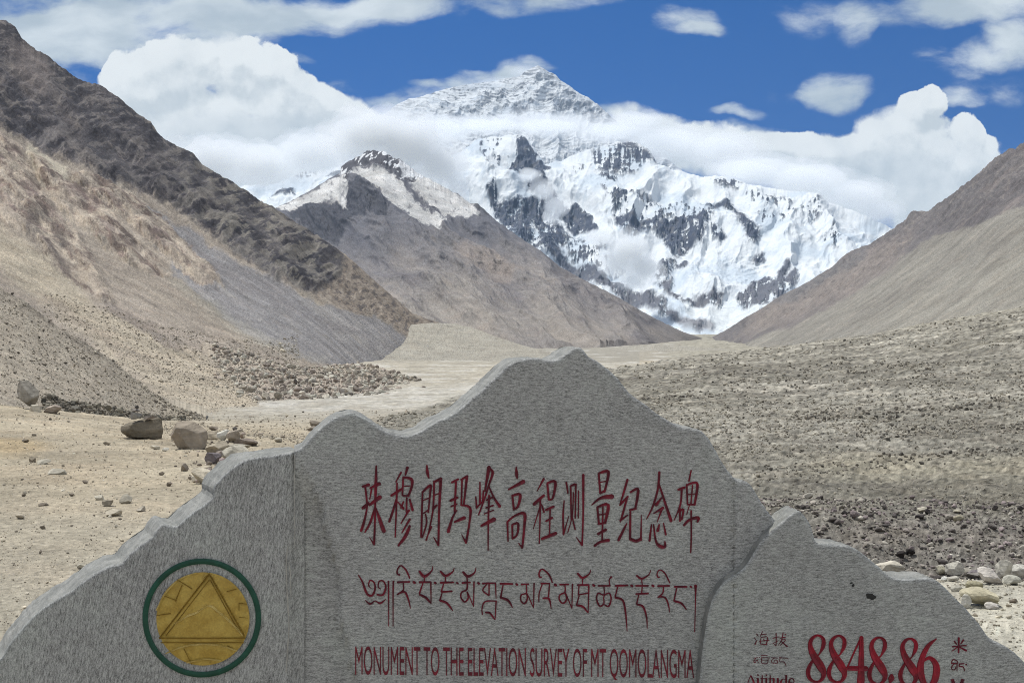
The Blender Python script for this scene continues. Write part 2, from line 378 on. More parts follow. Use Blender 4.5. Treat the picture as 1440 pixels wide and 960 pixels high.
# ------------------------------------------------------------------ hills: sheets of slope between a foot line and a crest line
SHEETS = {}
def arr(pts): return np.array(pts, np.float64)
def hill(name, crest, foot, nx, nt, relief, tint, mat, jag=None, p=1.0, back=(.35, .8), lean=(.8, .5), uvdir=None, sag=0.0, foot_env=.04, top_env=10, grain=(.42, .15), scree=None):
    crest = arr(crest); foot = arr(foot)
    x0, x1 = max(crest[0, 0], foot[0, 0]), min(crest[-1, 0], foot[-1, 0])
    xu = np.linspace(x0, x1, 4000); px1 = xu[1]-xu[0]
    a0, a1 = max(x0, -90), min(x1, 1530)
    xs = np.linspace(a0, a1, nx)                                    # close-set columns in view, wider beyond it
    if x0 < a0: xs = np.concatenate([np.arange(x0, a0-1, 5.0), xs])
    if x1 > a1: xs = np.concatenate([xs, np.arange(a1+3, x1, 5.0)])
    def smooth(v, w):
        k = max(3, int(w/px1)) | 1; ker = np.hanning(k+2)[1:-1]; ker /= ker.sum()
        vp = np.concatenate([2*v[0]-v[k//2:0:-1], v, 2*v[-1]-v[-2:-k//2-1:-1]])
        return np.interp(xs, xu, np.convolve(vp, ker, 'valid'))
    yc = np.interp(xs, crest[:, 0], crest[:, 1])
    yf = smooth(np.interp(xu, foot[:, 0], foot[:, 1]), 50); Df = smooth(np.interp(xu, foot[:, 0], foot[:, 2]), 60); Dc = smooth(np.interp(xu, crest[:, 0], crest[:, 2]), 60)
    ys = smooth(np.interp(xu, crest[:, 0], crest[:, 1]), 110)
    res = yc-ys; jg = jag(xs) if jag is not None else 0*xs
    t = np.linspace(0, 1, nt)[:, None]
    PX = np.repeat(xs[None, :], nt, 0)
    PY = yf+(ys-yf)*t+res*t**8+jg*t**22
    D = Df+(Dc-Df)*t**p
    h = relief(PX, PY, t+0*PX)
    g1 = GRAIN.normal(size=PX.shape).astype(np.float32)
    h = h+g1*grain[0]*(scree(PX, PY)*.8+.2 if scree is not None else 1)
    env = np.clip(t/foot_env, 0, 1)*(1-t**top_env)
    h = h*env*D/F
    X = (PX-CX)/F*D; Y = D-h*lean[0]; Z = (CY-PY)/F*D+h*lean[1]-sag*np.sin(np.pi*t)*D/F
    Z = Z+(ground_z(xs, Df)-.004*Df**.8-Z[0])*(1-t)**10
    col = tint(PX, PY, t+0*PX)
    col = col*(1+grain[1]*GRAIN.normal(size=PX.shape).astype(np.float32))[..., None]
    al = scree(PX, PY) if scree is not None else np.ones(PX.shape, np.float32)
    col = np.concatenate([np.clip(col, .02, .92), al[..., None].astype(np.float32)], -1)
    V = [np.stack([X, Y, Z], -1)]; C = [col]; UV = [np.stack([PX, PY, 0*PX], -1)]
    # a skirt below the foot, and the far side falling away behind the crest
    sk = np.stack([X[:1], Y[:1], np.maximum(Z[:1]-Df*.03-2, -17.5)], -1)
    V.insert(0, sk); C.insert(0, col[:1]); UV.insert(0, UV[0][:1])
    n = 10; tb = np.linspace(0, 1, n+1)[1:, None]
    Db = Dc*(1+back[0]*tb); zc = Z[-1]
    Zb = zc*(1-tb**1.2*back[1])-tb*Dc*.02+fbm(PX[:1]/40+0*tb, tb*4+0*PX[:1], 4, seed=3)*Dc*.004*tb
    Zb = np.maximum(Zb, -15.5)
    V.append(np.stack([(xs-CX)/F*Db, Db, Zb], -1)); C.append(np.repeat(col[-1:], n, 0)); UV.append(np.repeat(UV[-1][-1:], n, 0))
    V = np.concatenate(V, 0); SHEETS.setdefault(name, (V, xs, nt)); C = np.concatenate(C, 0); UV = np.concatenate(UV, 0)
    if uvdir is not None:
        (ax, ay), sa, sp = uvdir
        UV = np.stack([(UV[..., 0]*ax+UV[..., 1]*ay)/sa, (-UV[..., 0]*ay+UV[..., 1]*ax)/sp, 0*UV[..., 0]], -1)
    o = mesh_np(name, V.reshape(-1, 3), grid_faces(V.shape[0], V.shape[1]), mat, C.reshape(-1, 4), UV.reshape(-1, 3))
    o['kind'] = 'structure'
    return o
class Zones:
    """soft-edged zones of rock, scree and snow, with frayed outlines"""
    def __init__(s, PX, PY, fray=5, scale=18, seed=0, oct=5):
        s.px = PX+fray*2.2*fbm(PX/scale, PY/scale, oct, .6, seed=seed+100); s.py = PY+fray*2.2*fbm(PX/scale+9, PY/scale+4, oct, .6, seed=seed+120)
    def __call__(s, pts, soft=4, grow=0): return sstep(sdpoly(s.px, s.py, pts)+grow, -soft, soft)

# ---- left mountain: dark cliffs above, cloud shadow tinted in, tan crags and scree fans below
DL = (.80, .60)      # fall line on the left slope, in its own sheet
def qL(PX, PY): return PX*DL[0]+PY*DL[1], -PX*DL[1]+PY*DL[0]
DARK = [(-1900,-260),(0,10),(45,50),(140,110),(230,190),(340,255),(430,317),(484,356),(478,392),(440,412),(395,398),(340,362),(300,330),(255,298),(205,270),(150,258),(125,235),(60,212),(0,178),(-1900,20)]
RIBS = [[(-1900,60),(-100,140),(0,190),(30,207),(44,240),(60,272),(82,300),(108,328),(128,362),(150,395),(158,426),(136,418),(112,402),(88,382),(64,352),(34,326),(0,312),(-1900,200)],
    [(48,222),(66,232),(92,262),(112,268),(150,292),(196,330),(226,362),(240,388),(220,388),(184,372),(150,344),(112,318),(78,288),(58,256)],
    [(104,246),(150,258),(190,280),(232,312),(262,342),(300,378),(314,402),(286,404),(250,378),(214,346),(176,312),(140,288),(112,266)]]
SPURTOP = [(40,206),(70,222),(101,242),(92,262),(74,270),(58,250),(46,230)]
def crag_z(z, soft): return np.max([z(p, soft) for p in RIBS], 0)
def crag_sd(x, y): return np.max([sdpoly(x, y, p) for p in RIBS], 0)
CRAGB = [(40,300),(70,310),(100,345),(98,385),(70,370),(40,335)]
MAUVE = [(205,290),(262,318),(300,345),(345,375),(400,402),(450,428),(500,436),(535,448),(568,468),(575,478),(565,492),(520,512),(470,515),(410,498),(350,470),(290,425),(245,385),(215,340)]
MAUVE2 = [(100,395),(170,420),(240,455),(310,490),(290,497),(200,465),(130,430)]
BROWNR = [(300,330),(360,362),(430,410),(490,432),(535,447),(570,470),(600,478),(640,470),(620,452),(580,438),(547,410),(520,388),(420,322),(380,300),(330,262)]
LIGHT = [(-1900,200),(0,318),(60,350),(130,402),(200,440),(270,490),(340,535),(385,575),(300,580),(230,560),(150,500),(60,425),(0,375),(-1900,300)]
def ledges(v, k=.55):
    """stepped rock beds: slow rise, sharp drop"""
    f = v-np.floor(v); return np.where(f < k, f/k, (1-f)/(1-k))
def relief_left(PX, PY, t):
    q, r = qL(PX, PY)
    z = Zones(PX, PY, 6, 20, 1); dark = z(DARK, 10); crag = crag_z(z, 6)
    w = 6*fbm(PX/30, PY/30, 3, seed=14); w2 = fbm(PX/55, PY/40, 4, .55, seed=15)
    rock = np.clip(dark+crag, 0, 1)
    big = ridged((r+w)/60, q/120, 3, .5, seed=1)
    rough = fbm(PX/42, PY/34, 7, .56, seed=2)
    u, v = PX+.4*w+6*w2, PY+.30*PX+5*w2
    blk = 17*(.55-worley(u/44, v/26, 3))+8*(.5-worley(u/19+3, v/11, 5))+2.6*(.5-worley(u/8, v/5, 7))
    v2 = PY-.62*PX+6*w2
    blk2 = 22*(.55-worley((PX+.6*PY)/58, v2/24, 9))+9*(.5-worley((PX+.6*PY)/24, v2/10.5, 11))+2.6*(.5-worley((PX+.6*PY)/9, v2/4.5, 13))
    chute = sstep(fbm(r/26, q/150, 4, .55, seed=16), .02, .28)                 # gully fill between the ribs
    h = 24*(big-.45)*np.clip(rock, .3, 1)+10*rough*rock+blk*dark*(1-.7*chute)+blk2*crag*(1-.75*chute)
    h += (2.6*fbm(r/9, q/110, 5, .6, seed=3)+6*(ridged((r+w)/30, q/170, 4, .5, seed=10)-.4))*(1-rock)+1.2*fbm(PX/6, PY/6, 4, .6, seed=4)*(1-rock)
    rd = z(BROWNR, 6)*(1-dark); h += rd*9*fbm(r/16, q/26, 6, .6, seed=9)
    h += 14*sstep(crag_sd(PX+.6*w, PY+.6*w), -7, 12)+7*sstep(sdpoly(PX, PY, SPURTOP), -6, 6)+10*sstep(sdpoly(PX+w, PY, DARK), -12, 18)
    return h
def scree_left(PX, PY):
    z = Zones(PX, PY, 6, 20, 1); return 1-np.clip(z(DARK, 8)+crag_z(z, 8)+.7*z(BROWNR, 8), 0, 1)*.92
def tint_left(PX, PY, t):
    q, r = qL(PX, PY)
    z = Zones(PX, PY, 5, 14, 1); zs = Zones(PX+.0*q, PY, 7, 45, 2)
    col = np.empty(PX.shape+(3,), np.float32); col[:] = (.315, .275, .23)
    st = fbm(r/7, q/70, 6, .66, seed=3); st2 = fbm((r+5*fbm(PX/30, PY/30, 3, seed=18))/22, q/190, 5, .58, seed=13)
    paint(col, sstep(st2, -.1, .4)*.5, (.40, .355, .285))
    paint(col, zs(LIGHT, 14)*.9, (.425, .375, .29))
    paint(col, zs(MAUVE2, 8)*.75, (.30, .26, .225))
    paint(col, zs([(150,430),(220,462),(300,505),(380,545),(360,520),(280,470),(200,420),(150,385)], 8)*.7, (.36, .315, .265)); paint(col, zs(MAUVE, 4)*.95, (.262, .255, .256)); paint(col, zs([(235,385),(300,425),(370,470),(430,500),(400,500),(330,470),(260,420)], 8)*.6, (.30, .285, .24))
    paint(col, zs(MAUVE, 5)*sstep(st2, .1, .4)*.5, (.34, .325, .305))
    paint(col, sstep(st, .1, .5)*.25, (.42, .38, .32)); paint(col, sstep(-st, .1, .5)*.3, (.19, .17, .155))
    for pl, cc in (([(152,418),(205,450),(262,488),(252,493),(195,464),(150,432)], (.225,.195,.17)), ([(320,440),(420,490),(470,508),(455,513),(400,494),(310,446)], (.33,.315,.29)), ([(262,330),(330,385),(420,440),(410,446),(320,396),(255,338)], (.215,.205,.205)), ([(60,415),(150,470),(230,520),(222,528),(140,480),(52,424)], (.33,.285,.23)), ([(330,370),(430,432),(540,486),(530,492),(420,444),(322,378)], (.225,.215,.215))): paint(col, zs(pl, 3)*.7, cc)
    b = zs(BROWNR, 5)
    paint(col, b*.8, (.275, .232, .19))
    bn = fbm(PX/9, PY/7, 5, .6, seed=17)
    paint(col, b*sstep(bn, .10, .18)*.8, (.135, .122, .115)); paint(col, b*sstep(-bn, .16, .24)*.6, (.36, .32, .27))
    c = crag_z(z, 3); w2 = fbm(PX/55, PY/40, 4, .55, seed=15)
    v2 = PY-.62*PX+6*w2
    n1 = fbm((r+5*w2)/20, (q+8*w2)/52, 7, .62, seed=19); n2 = fbm((PX+.6*PY)/30, v2/10, 6, .62, seed=23); cel = cells((PX+.6*PY)/24, v2/10.5, 11)
    ch = sstep(fbm(r/26, q/150, 4, .55, seed=16), .04, .22)
    sp = z(SPURTOP, 3); paint(col, sp, (.42, .38, .305)); paint(col, c, (.315, .268, .222)); paint(col, c*ch*.6, (.40, .35, .285))
    k = c*(1-.75*ch)
    paint(col, k*sstep(n1, .06, .16)*.8, (.47, .405, .325)); paint(col, k*sstep(-n1, .07, .15)*.85, (.155, .125, .108)); paint(col, k*sstep(n2, .12, .2)*.6, (.50, .44, .36)); paint(col, k*sstep(-n2, .14, .22)*.7, (.20, .155, .135)); paint(col, k*sstep(cel, .3, .45)*.4, (.26, .20, .185))
    paint(col, z(CRAGB, 8)*.6*sstep(n1, .2, -.1), (.13, .115, .105))
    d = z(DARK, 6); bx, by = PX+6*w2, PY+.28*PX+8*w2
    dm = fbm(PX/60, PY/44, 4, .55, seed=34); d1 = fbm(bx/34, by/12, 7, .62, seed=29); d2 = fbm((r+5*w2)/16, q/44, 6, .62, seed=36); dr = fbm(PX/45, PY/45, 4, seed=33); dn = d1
    paint(col, d, (.078, .074, .080)); paint(col, d*sstep(dm, .02, .18)*.75, (.125, .114, .114)); paint(col, d*sstep(-dm, .08, .2)*.6, (.054, .054, .062))  # dark rock colour with the cloud shadow painted into it
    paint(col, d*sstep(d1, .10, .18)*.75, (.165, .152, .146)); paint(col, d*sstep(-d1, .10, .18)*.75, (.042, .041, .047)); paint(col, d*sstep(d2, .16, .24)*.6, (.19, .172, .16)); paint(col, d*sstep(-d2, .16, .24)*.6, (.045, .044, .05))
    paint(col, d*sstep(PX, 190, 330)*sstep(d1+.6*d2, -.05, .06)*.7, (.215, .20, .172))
    paint(col, z([(15,60),(45,62),(75,100),(70,140),(45,150),(25,110)], 9)*.75, (.185, .162, .152)); paint(col, z([(48,200),(70,185),(95,178),(92,190),(72,205),(52,208)], 4)*.7, (.20, .185, .18))
    paint(col, d*ch*.35*sstep(PX, 100, 200), (.15, .14, .138))
    return col
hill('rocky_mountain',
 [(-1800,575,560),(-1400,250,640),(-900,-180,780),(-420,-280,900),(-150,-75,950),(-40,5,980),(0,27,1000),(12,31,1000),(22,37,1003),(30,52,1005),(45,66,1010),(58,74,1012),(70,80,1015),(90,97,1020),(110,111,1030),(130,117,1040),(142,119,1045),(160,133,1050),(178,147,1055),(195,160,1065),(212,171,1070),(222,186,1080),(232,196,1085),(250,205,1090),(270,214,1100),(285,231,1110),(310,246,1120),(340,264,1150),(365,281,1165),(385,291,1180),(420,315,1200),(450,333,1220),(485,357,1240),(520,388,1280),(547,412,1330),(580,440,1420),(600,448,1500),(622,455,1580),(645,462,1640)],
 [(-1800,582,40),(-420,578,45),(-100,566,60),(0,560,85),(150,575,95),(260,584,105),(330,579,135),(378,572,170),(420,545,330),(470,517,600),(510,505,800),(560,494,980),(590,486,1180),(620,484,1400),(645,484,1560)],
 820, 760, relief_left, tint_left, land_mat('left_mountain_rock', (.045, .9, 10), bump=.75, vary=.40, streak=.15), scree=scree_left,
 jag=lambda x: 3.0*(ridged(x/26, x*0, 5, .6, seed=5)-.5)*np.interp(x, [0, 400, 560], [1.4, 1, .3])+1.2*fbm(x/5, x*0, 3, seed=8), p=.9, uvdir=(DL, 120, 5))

# ---- the near grey-green scree spur at its foot
def relief_spur(PX, PY, t):
    q, r = qL(PX, PY)
    return np.interp(PX, [200, 270], [1, .1])*(5*fbm(r/30, q/80, 4, seed=4)+2.2*fbm(PX/8, PY/7, 5, .65, seed=5)+5*t**3*(ridged(q/18, r/18, 4, seed=6)-.3))
def tint_spur(PX, PY, t):
    q, r = qL(PX, PY)
    col = np.empty(PX.shape+(3,), np.float32); col[:] = (.315, .28, .225)
    n = fbm(PX/26, PY/22, 4, seed=8); paint(col, sstep(n, 0, .4)*.6, (.37, .335, .27))
    s = fbm(PX/3.2, PY/2.6, 3, .7, seed=9); paint(col, sstep(s, .22, .5)*.6, (.40, .37, .30)); paint(col, sstep(-s, .22, .5)*.6, (.12, .11, .09))
    rim = sstep(t, .86, .97)*sstep(fbm(q/9, r/6, 4, .6, seed=11), -.2, .25); paint(col, rim*.7, (.13, .115, .095))
    paint(col, sstep(PX-.8*(PY-560), 170, 280)*.85, (.39, .35, .275))
    paint(col, (1-sstep(t, .0, .16))*sstep(fbm(PX/9, PY/5, 4, .6, seed=12), -.1, .2)*sstep(PX, 20, 60)*.75, (.10, .095, .075))
    return col
hill('scree_slope',
 [(-1800,576,48),(-1300,380,60),(-800,210,70),(-420,240,75),(-200,320,80),(0,404,88),(25,418,89),(60,441,90),(85,462,91),(105,474,92),(150,500,96),(180,525,99),(215,552,102),(250,573,104),(290,586,107)],
 [(-1800,584,38),(-420,580,42),(-200,575,46),(0,571,51),(60,575,55),(130,580,62),(200,588,78),(250,592,95),(290,590,103)],
 430, 330, relief_spur, tint_spur, land_mat('spur_scree', (.9, 7.0, 9), bump=.9, vary=.45, streak=.12),
 jag=lambda x: 5.5*fbm(x/22, x*0, 5, .62, seed=15)*np.interp(x, [170, 250], [1, 0]), uvdir=(DL, 60, 6), back=(.25, .3))

# ---- the heap of pinkish rubble beyond the track
def relief_rub(PX, PY, t): return 4*fbm(PX/14, PY/9, 5, .65, seed=6)+4*(ridged(PX/30, PY/14, 4, seed=7)-.4)
def tint_rub(PX, PY, t):
    col = np.empty(PX.shape+(3,), np.float32); col[:] = (.35, .305, .245)
    n = fbm(PX/6, PY/4, 4, .65, seed=8); paint(col, sstep(n, .1, .4)*.6, (.46, .42, .345)); paint(col, sstep(-n, .1, .4)*.6, (.19, .165, .14))
    paint(col, sstep(PX, 330, 420)*(1-t)*.5, (.33, .27, .235))
    return col
hill('rubble_mound',
 [(285,480,430),(320,490,430),(350,499,430),(400,512,430),(440,517,440),(470,513,450),(500,511,460),(530,515,460),(565,528,450),(600,536,430),(618,547,400),(632,556,380)],
 [(285,562,235),(340,564,215),(400,563,220),(480,561,235),(560,560,260),(610,558,300),(632,557,340)],
 560, 130, relief_rub, tint_rub, land_mat('rubble_soil', (.25, 3.0, 9), bump=.8, vary=.4),
 jag=lambda x: 2.2*fbm(x/6, x*0, 4, .6, seed=25), back=(.15, .2))

# ---- pale moraine hills on the valley floor
def relief_mor(PX, PY, t): return 4*fbm(PX/34, PY/20, 5, .55, seed=16)+2.5*(ridged(PX/40, PY/14, 4, seed=17)-.4)
def tint_mor(PX, PY, t):
    col = np.empty(PX.shape+(3,), np.float32); col[:] = (.315, .297, .25)
    n = fbm(PX/28, PY/10, 5, .6, seed=18); paint(col, sstep(n, .0, .4)*.6, (.36, .34, .29)); paint(col, sstep(-n, .05, .4)*.6, (.25, .233, .197))
    paint(col, (1-t)*.4, (.33, .315, .275)); paint(col, sstep(fbm(PX/9, PY/4, 4, .65, seed=19), .12, .4)*.4, (.20, .185, .155))
    return col
mor = land_mat('moraine_soil', (.05, .8, 9), bump=.5, vary=.22)
hill('moraine_hill',
 [(470,513,860),(505,503,1000),(530,485,1100),(552,467,1200),(572,457,1300),(605,454,1350),(640,455,1400),(665,461,1380),(690,470,1300),(730,484,1200),(770,494,1100),(810,503,1000)],
 [(470,516,760),(560,523,760),(640,527,760),(720,520,800),(770,512,860),(810,507,900)],
 560, 120, relief_mor, tint_mor, mor, jag=lambda x: 1.2*fbm(x/16, x*0, 4, seed=35), back=(.3, .5))
hill('moraine_hill',
 [(800,500,2600),(840,491,2500),(880,487,2450),(920,484,2400),(955,486,2350),(985,488,2300),(1030,491,2250)],
 [(800,506,1500),(880,508,1450),(960,506,1450),(1030,499,1600)],
 420, 80, relief_mor, tint_mor, mor, jag=lambda x: 1.2*fbm(x/16, x*0, 4, seed=36), back=(.3, .5))

# ---- the middle mountain: mauve scree, dark crest, hanging glaciers
GL_A = [(491,245),(500,240),(515,237),(540,243),(563,257),(582,280),(598,300),(612,308),(625,311),(618,328),(600,322),(580,316),(573,303),(550,293),(530,277),(512,265),(505,250)]
GL_B = [(577,258),(590,250),(605,250),(630,262),(657,283),(672,298),(673,306),(660,310),(640,311),(620,306),(603,290),(588,270)]
GL_C = [(388,292),(410,283),(440,268),(470,250),(480,248),(488,262),(492,275),(486,288),(488,298),(480,292),(475,283),(455,285),(430,290),(410,303),(400,300)]
CREST = [(478,250),(478,236),(492,226),(515,208),(545,208),(565,222),(595,246),(625,262),(600,252),(578,256),(560,252),(540,240),(515,234),(496,240),(486,262)]
BLUEROCK = [(405,306),(430,292),(455,287),(475,286),(485,296),(490,262),(505,256),(515,275),(530,285),(548,298),(548,315),(520,310),(490,318),(470,340),(455,335),(430,322)]
def relief_mid(PX, PY, t):
    w = 10*fbm(PX/50, PY/50, 3, seed=44)
    # two spurs fall to the lower right, gullies between them
    r = -PX*.55+PY*.835; q = PX*.835+PY*.55
    a = ridged((r+w)/52, q/190, 5, .52, seed=45); b = ridged((r+w)/17, q/60, 5, .55, seed=46)
    h = 50*(a-.4)+8*fbm((r+w)/20, q/55, 6, .58, seed=46)*(.5+.5*t)
    z = Zones(PX, PY, 3, 12, 7)
    rock = np.clip(z(CREST, 5)+z(BLUEROCK, 6), 0, 1); snow = np.clip(z(GL_A, 5)+z(GL_B, 5)+z(GL_C, 5), 0, 1)
    h *= 1-.85*sstep(PX, 850, 950)
    h += rock*11*fbm(PX/14, PY/22, 6, .62, seed=47)
    h = h*(1-.6*snow)+5*snow
    # a sharp secondary rib below the dark knob
    d = np.abs((PX-505)*.74-(PY-262)*.67+w*.6); h += 16*np.exp(-(d/26)**2)*sstep(PY, 250, 280)*(1-sstep(PY, 380, 470))
    d2 = np.abs((PX-675)*.50-(PY-292)*.866+w*.5); h += 14*np.exp(-(d2/30)**2)*sstep(PX, 640, 690)*(1-sstep(PX, 840, 930))
    return h
def tint_mid(PX, PY, t):
    w = 10*fbm(PX/50, PY/50, 3, seed=44)
    r = -PX*.55+PY*.835; q = PX*.835+PY*.55
    col = np.empty(PX.shape+(3,), np.float32); col[:] = (.222, .207, .198)
    st = fbm((r+w*.5)/10, q/70, 6, .66, seed=48); st2 = fbm((r+w)/30, q/130, 5, .58, seed=49)
    paint(col, sstep(st2, .0, .3)*.7, (.29, .26, .232)); paint(col, sstep(-st2, .0, .3)*.7, (.15, .142, .15))
    paint(col, sstep(st, .1, .45)*.3, (.30, .27, .24)); paint(col, sstep(-st, .1, .45)*.35, (.14, .13, .135))
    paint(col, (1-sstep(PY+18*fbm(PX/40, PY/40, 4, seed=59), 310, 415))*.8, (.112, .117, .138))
    zz = Zones(PX, PY, 8, 30, 9)
    paint(col, zz([(770,370),(810,375),(860,405),(900,435),(880,450),(820,420),(775,395)], 8)*.6*sstep(fbm(PX/9, PY/7, 4, .6, seed=50), -.1, .3), (.13, .115, .11))
    paint(col, zz([(640,350),(700,352),(740,385),(700,400),(650,375)], 10)*.5, (.27, .228, .195))
    paint(col, zz([(520,440),(640,400),(760,440),(860,470),(860,500),(560,500)], 30)*.5, (.275, .25, .215))
    z = Zones(PX, PY, 4.2, 10, 7); zc = Zones(PX, PY, 4, 7, 8)
    paint(col, z(BLUEROCK, 3), (.075, .078, .092))
    paint(col, z(CREST, 2), (.085, .085, .095))
    paint(col, zc(CREST, 3)*sstep(fbm((PX+.5*PY)/7, PY/16, 5, .62, seed=51)+.5*fbm(PX/22, PY/14, 3, seed=58), .12, .20), (.62, .64, .66))
    paint(col, z([(560,222),(600,246),(640,268),(610,252),(570,248)], 3)*.85, (.58, .60, .62))
    sn = fbm(PX/30, PY/22, 5, .55, seed=52)
    for g in (GL_A, GL_B, GL_C):
        m = z(g, 2.0); c = np.empty_like(col); c[:] = (.44, .44, .43); paint(c, sstep(sn, -.1, .3), (.56, .56, .55)); paint(c, sstep(-sn, .12, .4)*.6, (.35, .35, .35)); paint(c, sstep(fbm((PX-PY)/9, (PX+PY)/16, 5, .62, seed=57), .24, .36)*.8, (.20, .20, .21))
        mm = m[..., None]; col[:] = col*(1-mm)+c*mm
    paint(col, z([(663,285),(675,280),(690,303),(682,300)], 2), (.085, .085, .09))
    return col
hill('glaciated_mountain',
 [(310,340,5400),(360,308,5500),(388,292,5600),(410,282,5700),(440,266,5800),(465,250,5900),(478,243,5950),(480,234,5970),(490,226,6000),(505,220,6000),(516,211,6000),(530,213,6000),(541,212,6000),(552,221,6000),(562,223,6000),(575,233,5950),(592,246,5900),(620,260,5850),(650,277,5800),(662,286,5750),(672,286,5750),(684,297,5700),(700,312,5600),(720,326,5500),(740,340,5400),(760,352,5300),(788,375,5200),(828,397,5150),(848,407,5100),(868,417,5050),(900,436,5000),(930,452,5200),(960,466,5400),(988,476,5600),(1015,480,5800)],
 [(310,500,3000),(560,503,2500),(700,503,2400),(830,495,2500),(900,489,3000),(960,483,4000),(1015,482,5500)],
 1150, 620, relief_mid, tint_mid, land_mat('mauve_scree', (.012, .15, 9), bump=.55, vary=.26, streak=.16), scree=lambda PX, PY: sstep(PY, 300, 380),
 jag=lambda x: 3*(ridged(x/13, x*0, 5, .6, seed=55)-.5)*np.interp(x, [480, 500, 660, 720, 1000], [.4, 1.3, 1, .6, .4]), uvdir=((.835, .55), 90, 6))

# ---- right-hand slope
DR = (-.82, .57)
FOLD = [(4200,150),(1900,150),(1440,292),(1400,306),(1370,318),(1335,326),(1305,338),(1270,362),(1230,392),(1180,425),(1110,462),(1050,484),(1050,500),(4200,500)]
def relief_right(PX, PY, t):
    r = PX*.57+PY*.82; q = -PX*.82+PY*.57
    w = 8*fbm(PX/40, PY/40, 3, seed=64)
    a = ridged((r+w)/40, q/220, 5, .52, seed=65); b = ridged((r+w)/10, q/50, 5, .6, seed=66)
    sd = sdpoly(PX+w*.5, PY+w*.5, FOLD)
    up = sstep(-sd, -6, 10)
    h = 11*(a-.4)*(.6+.4*up)+13*fbm((r+w)/26, q/50, 7, .6, seed=66)*(.10+.90*up)+up*(7*(.5-worley((r+w)/13, q/26, 4))+4*(.5-worley((r+w)/5.5, q/11, 6)))
    h += 16*sstep(sd, -8, 22)
    h += 2.4*fbm(r/7, q/90, 5, .6, seed=67)+5*(ridged((r+w)/24, q/200, 4, .5, seed=62)-.4)*(1-up)
    return h
def tint_right(PX, PY, t):
    r = PX*.57+PY*.82; q = -PX*.82+PY*.57
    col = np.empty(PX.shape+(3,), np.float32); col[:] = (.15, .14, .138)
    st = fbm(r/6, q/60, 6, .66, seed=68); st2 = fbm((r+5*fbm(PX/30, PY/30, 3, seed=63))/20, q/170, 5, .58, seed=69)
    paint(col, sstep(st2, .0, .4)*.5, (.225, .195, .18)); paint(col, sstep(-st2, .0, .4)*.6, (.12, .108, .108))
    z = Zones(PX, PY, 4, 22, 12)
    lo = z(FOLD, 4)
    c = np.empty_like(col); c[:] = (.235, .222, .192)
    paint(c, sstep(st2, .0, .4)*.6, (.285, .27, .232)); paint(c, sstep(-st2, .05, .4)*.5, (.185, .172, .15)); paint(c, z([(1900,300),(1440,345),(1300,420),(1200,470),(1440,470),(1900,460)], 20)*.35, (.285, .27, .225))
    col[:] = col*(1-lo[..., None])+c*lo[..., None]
    paint(col, z([(1060,440),(1130,405),(1190,368),(1240,345),(1280,330),(1260,370),(1200,410),(1120,450),(1040,475)], 12)*.6, (.27, .235, .205))
    paint(col, z([(1090,424),(1180,368),(1215,345),(1220,362),(1170,392),(1110,428)], 5)*.6, (.15, .15, .155))
    paint(col, sstep(st, .15, .45)*.22, (.40, .36, .30)); paint(col, sstep(-st, .12, .45)*.32, (.11, .10, .095))
    up = sstep(sdpoly(PX, PY, FOLD), 0, -30); n = fbm(PX/7, PY/6, 5, .62, seed=70)
    paint(col, up*sstep(n, .12, .35)*.35, (.27, .24, .21)); paint(col, up*sstep(-n, .12, .35)*.45, (.075, .07, .07))
    return col
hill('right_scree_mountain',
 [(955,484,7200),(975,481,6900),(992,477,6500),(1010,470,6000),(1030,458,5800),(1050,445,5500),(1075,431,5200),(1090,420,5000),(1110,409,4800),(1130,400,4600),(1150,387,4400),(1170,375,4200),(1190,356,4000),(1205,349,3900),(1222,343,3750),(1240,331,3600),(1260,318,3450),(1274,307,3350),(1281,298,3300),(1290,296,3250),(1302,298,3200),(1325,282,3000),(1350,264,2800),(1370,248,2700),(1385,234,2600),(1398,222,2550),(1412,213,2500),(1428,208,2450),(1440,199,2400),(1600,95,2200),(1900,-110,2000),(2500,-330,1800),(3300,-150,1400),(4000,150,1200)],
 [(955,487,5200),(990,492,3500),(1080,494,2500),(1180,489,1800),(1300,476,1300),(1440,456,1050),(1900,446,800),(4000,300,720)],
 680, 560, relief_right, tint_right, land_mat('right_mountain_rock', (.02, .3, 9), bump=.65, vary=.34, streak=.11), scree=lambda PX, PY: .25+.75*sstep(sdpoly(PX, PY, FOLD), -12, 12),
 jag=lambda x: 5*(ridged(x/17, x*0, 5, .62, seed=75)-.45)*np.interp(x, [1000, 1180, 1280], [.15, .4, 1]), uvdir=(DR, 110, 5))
bpy.data.objects['right_scree_mountain'].name = 'scree_mountain'

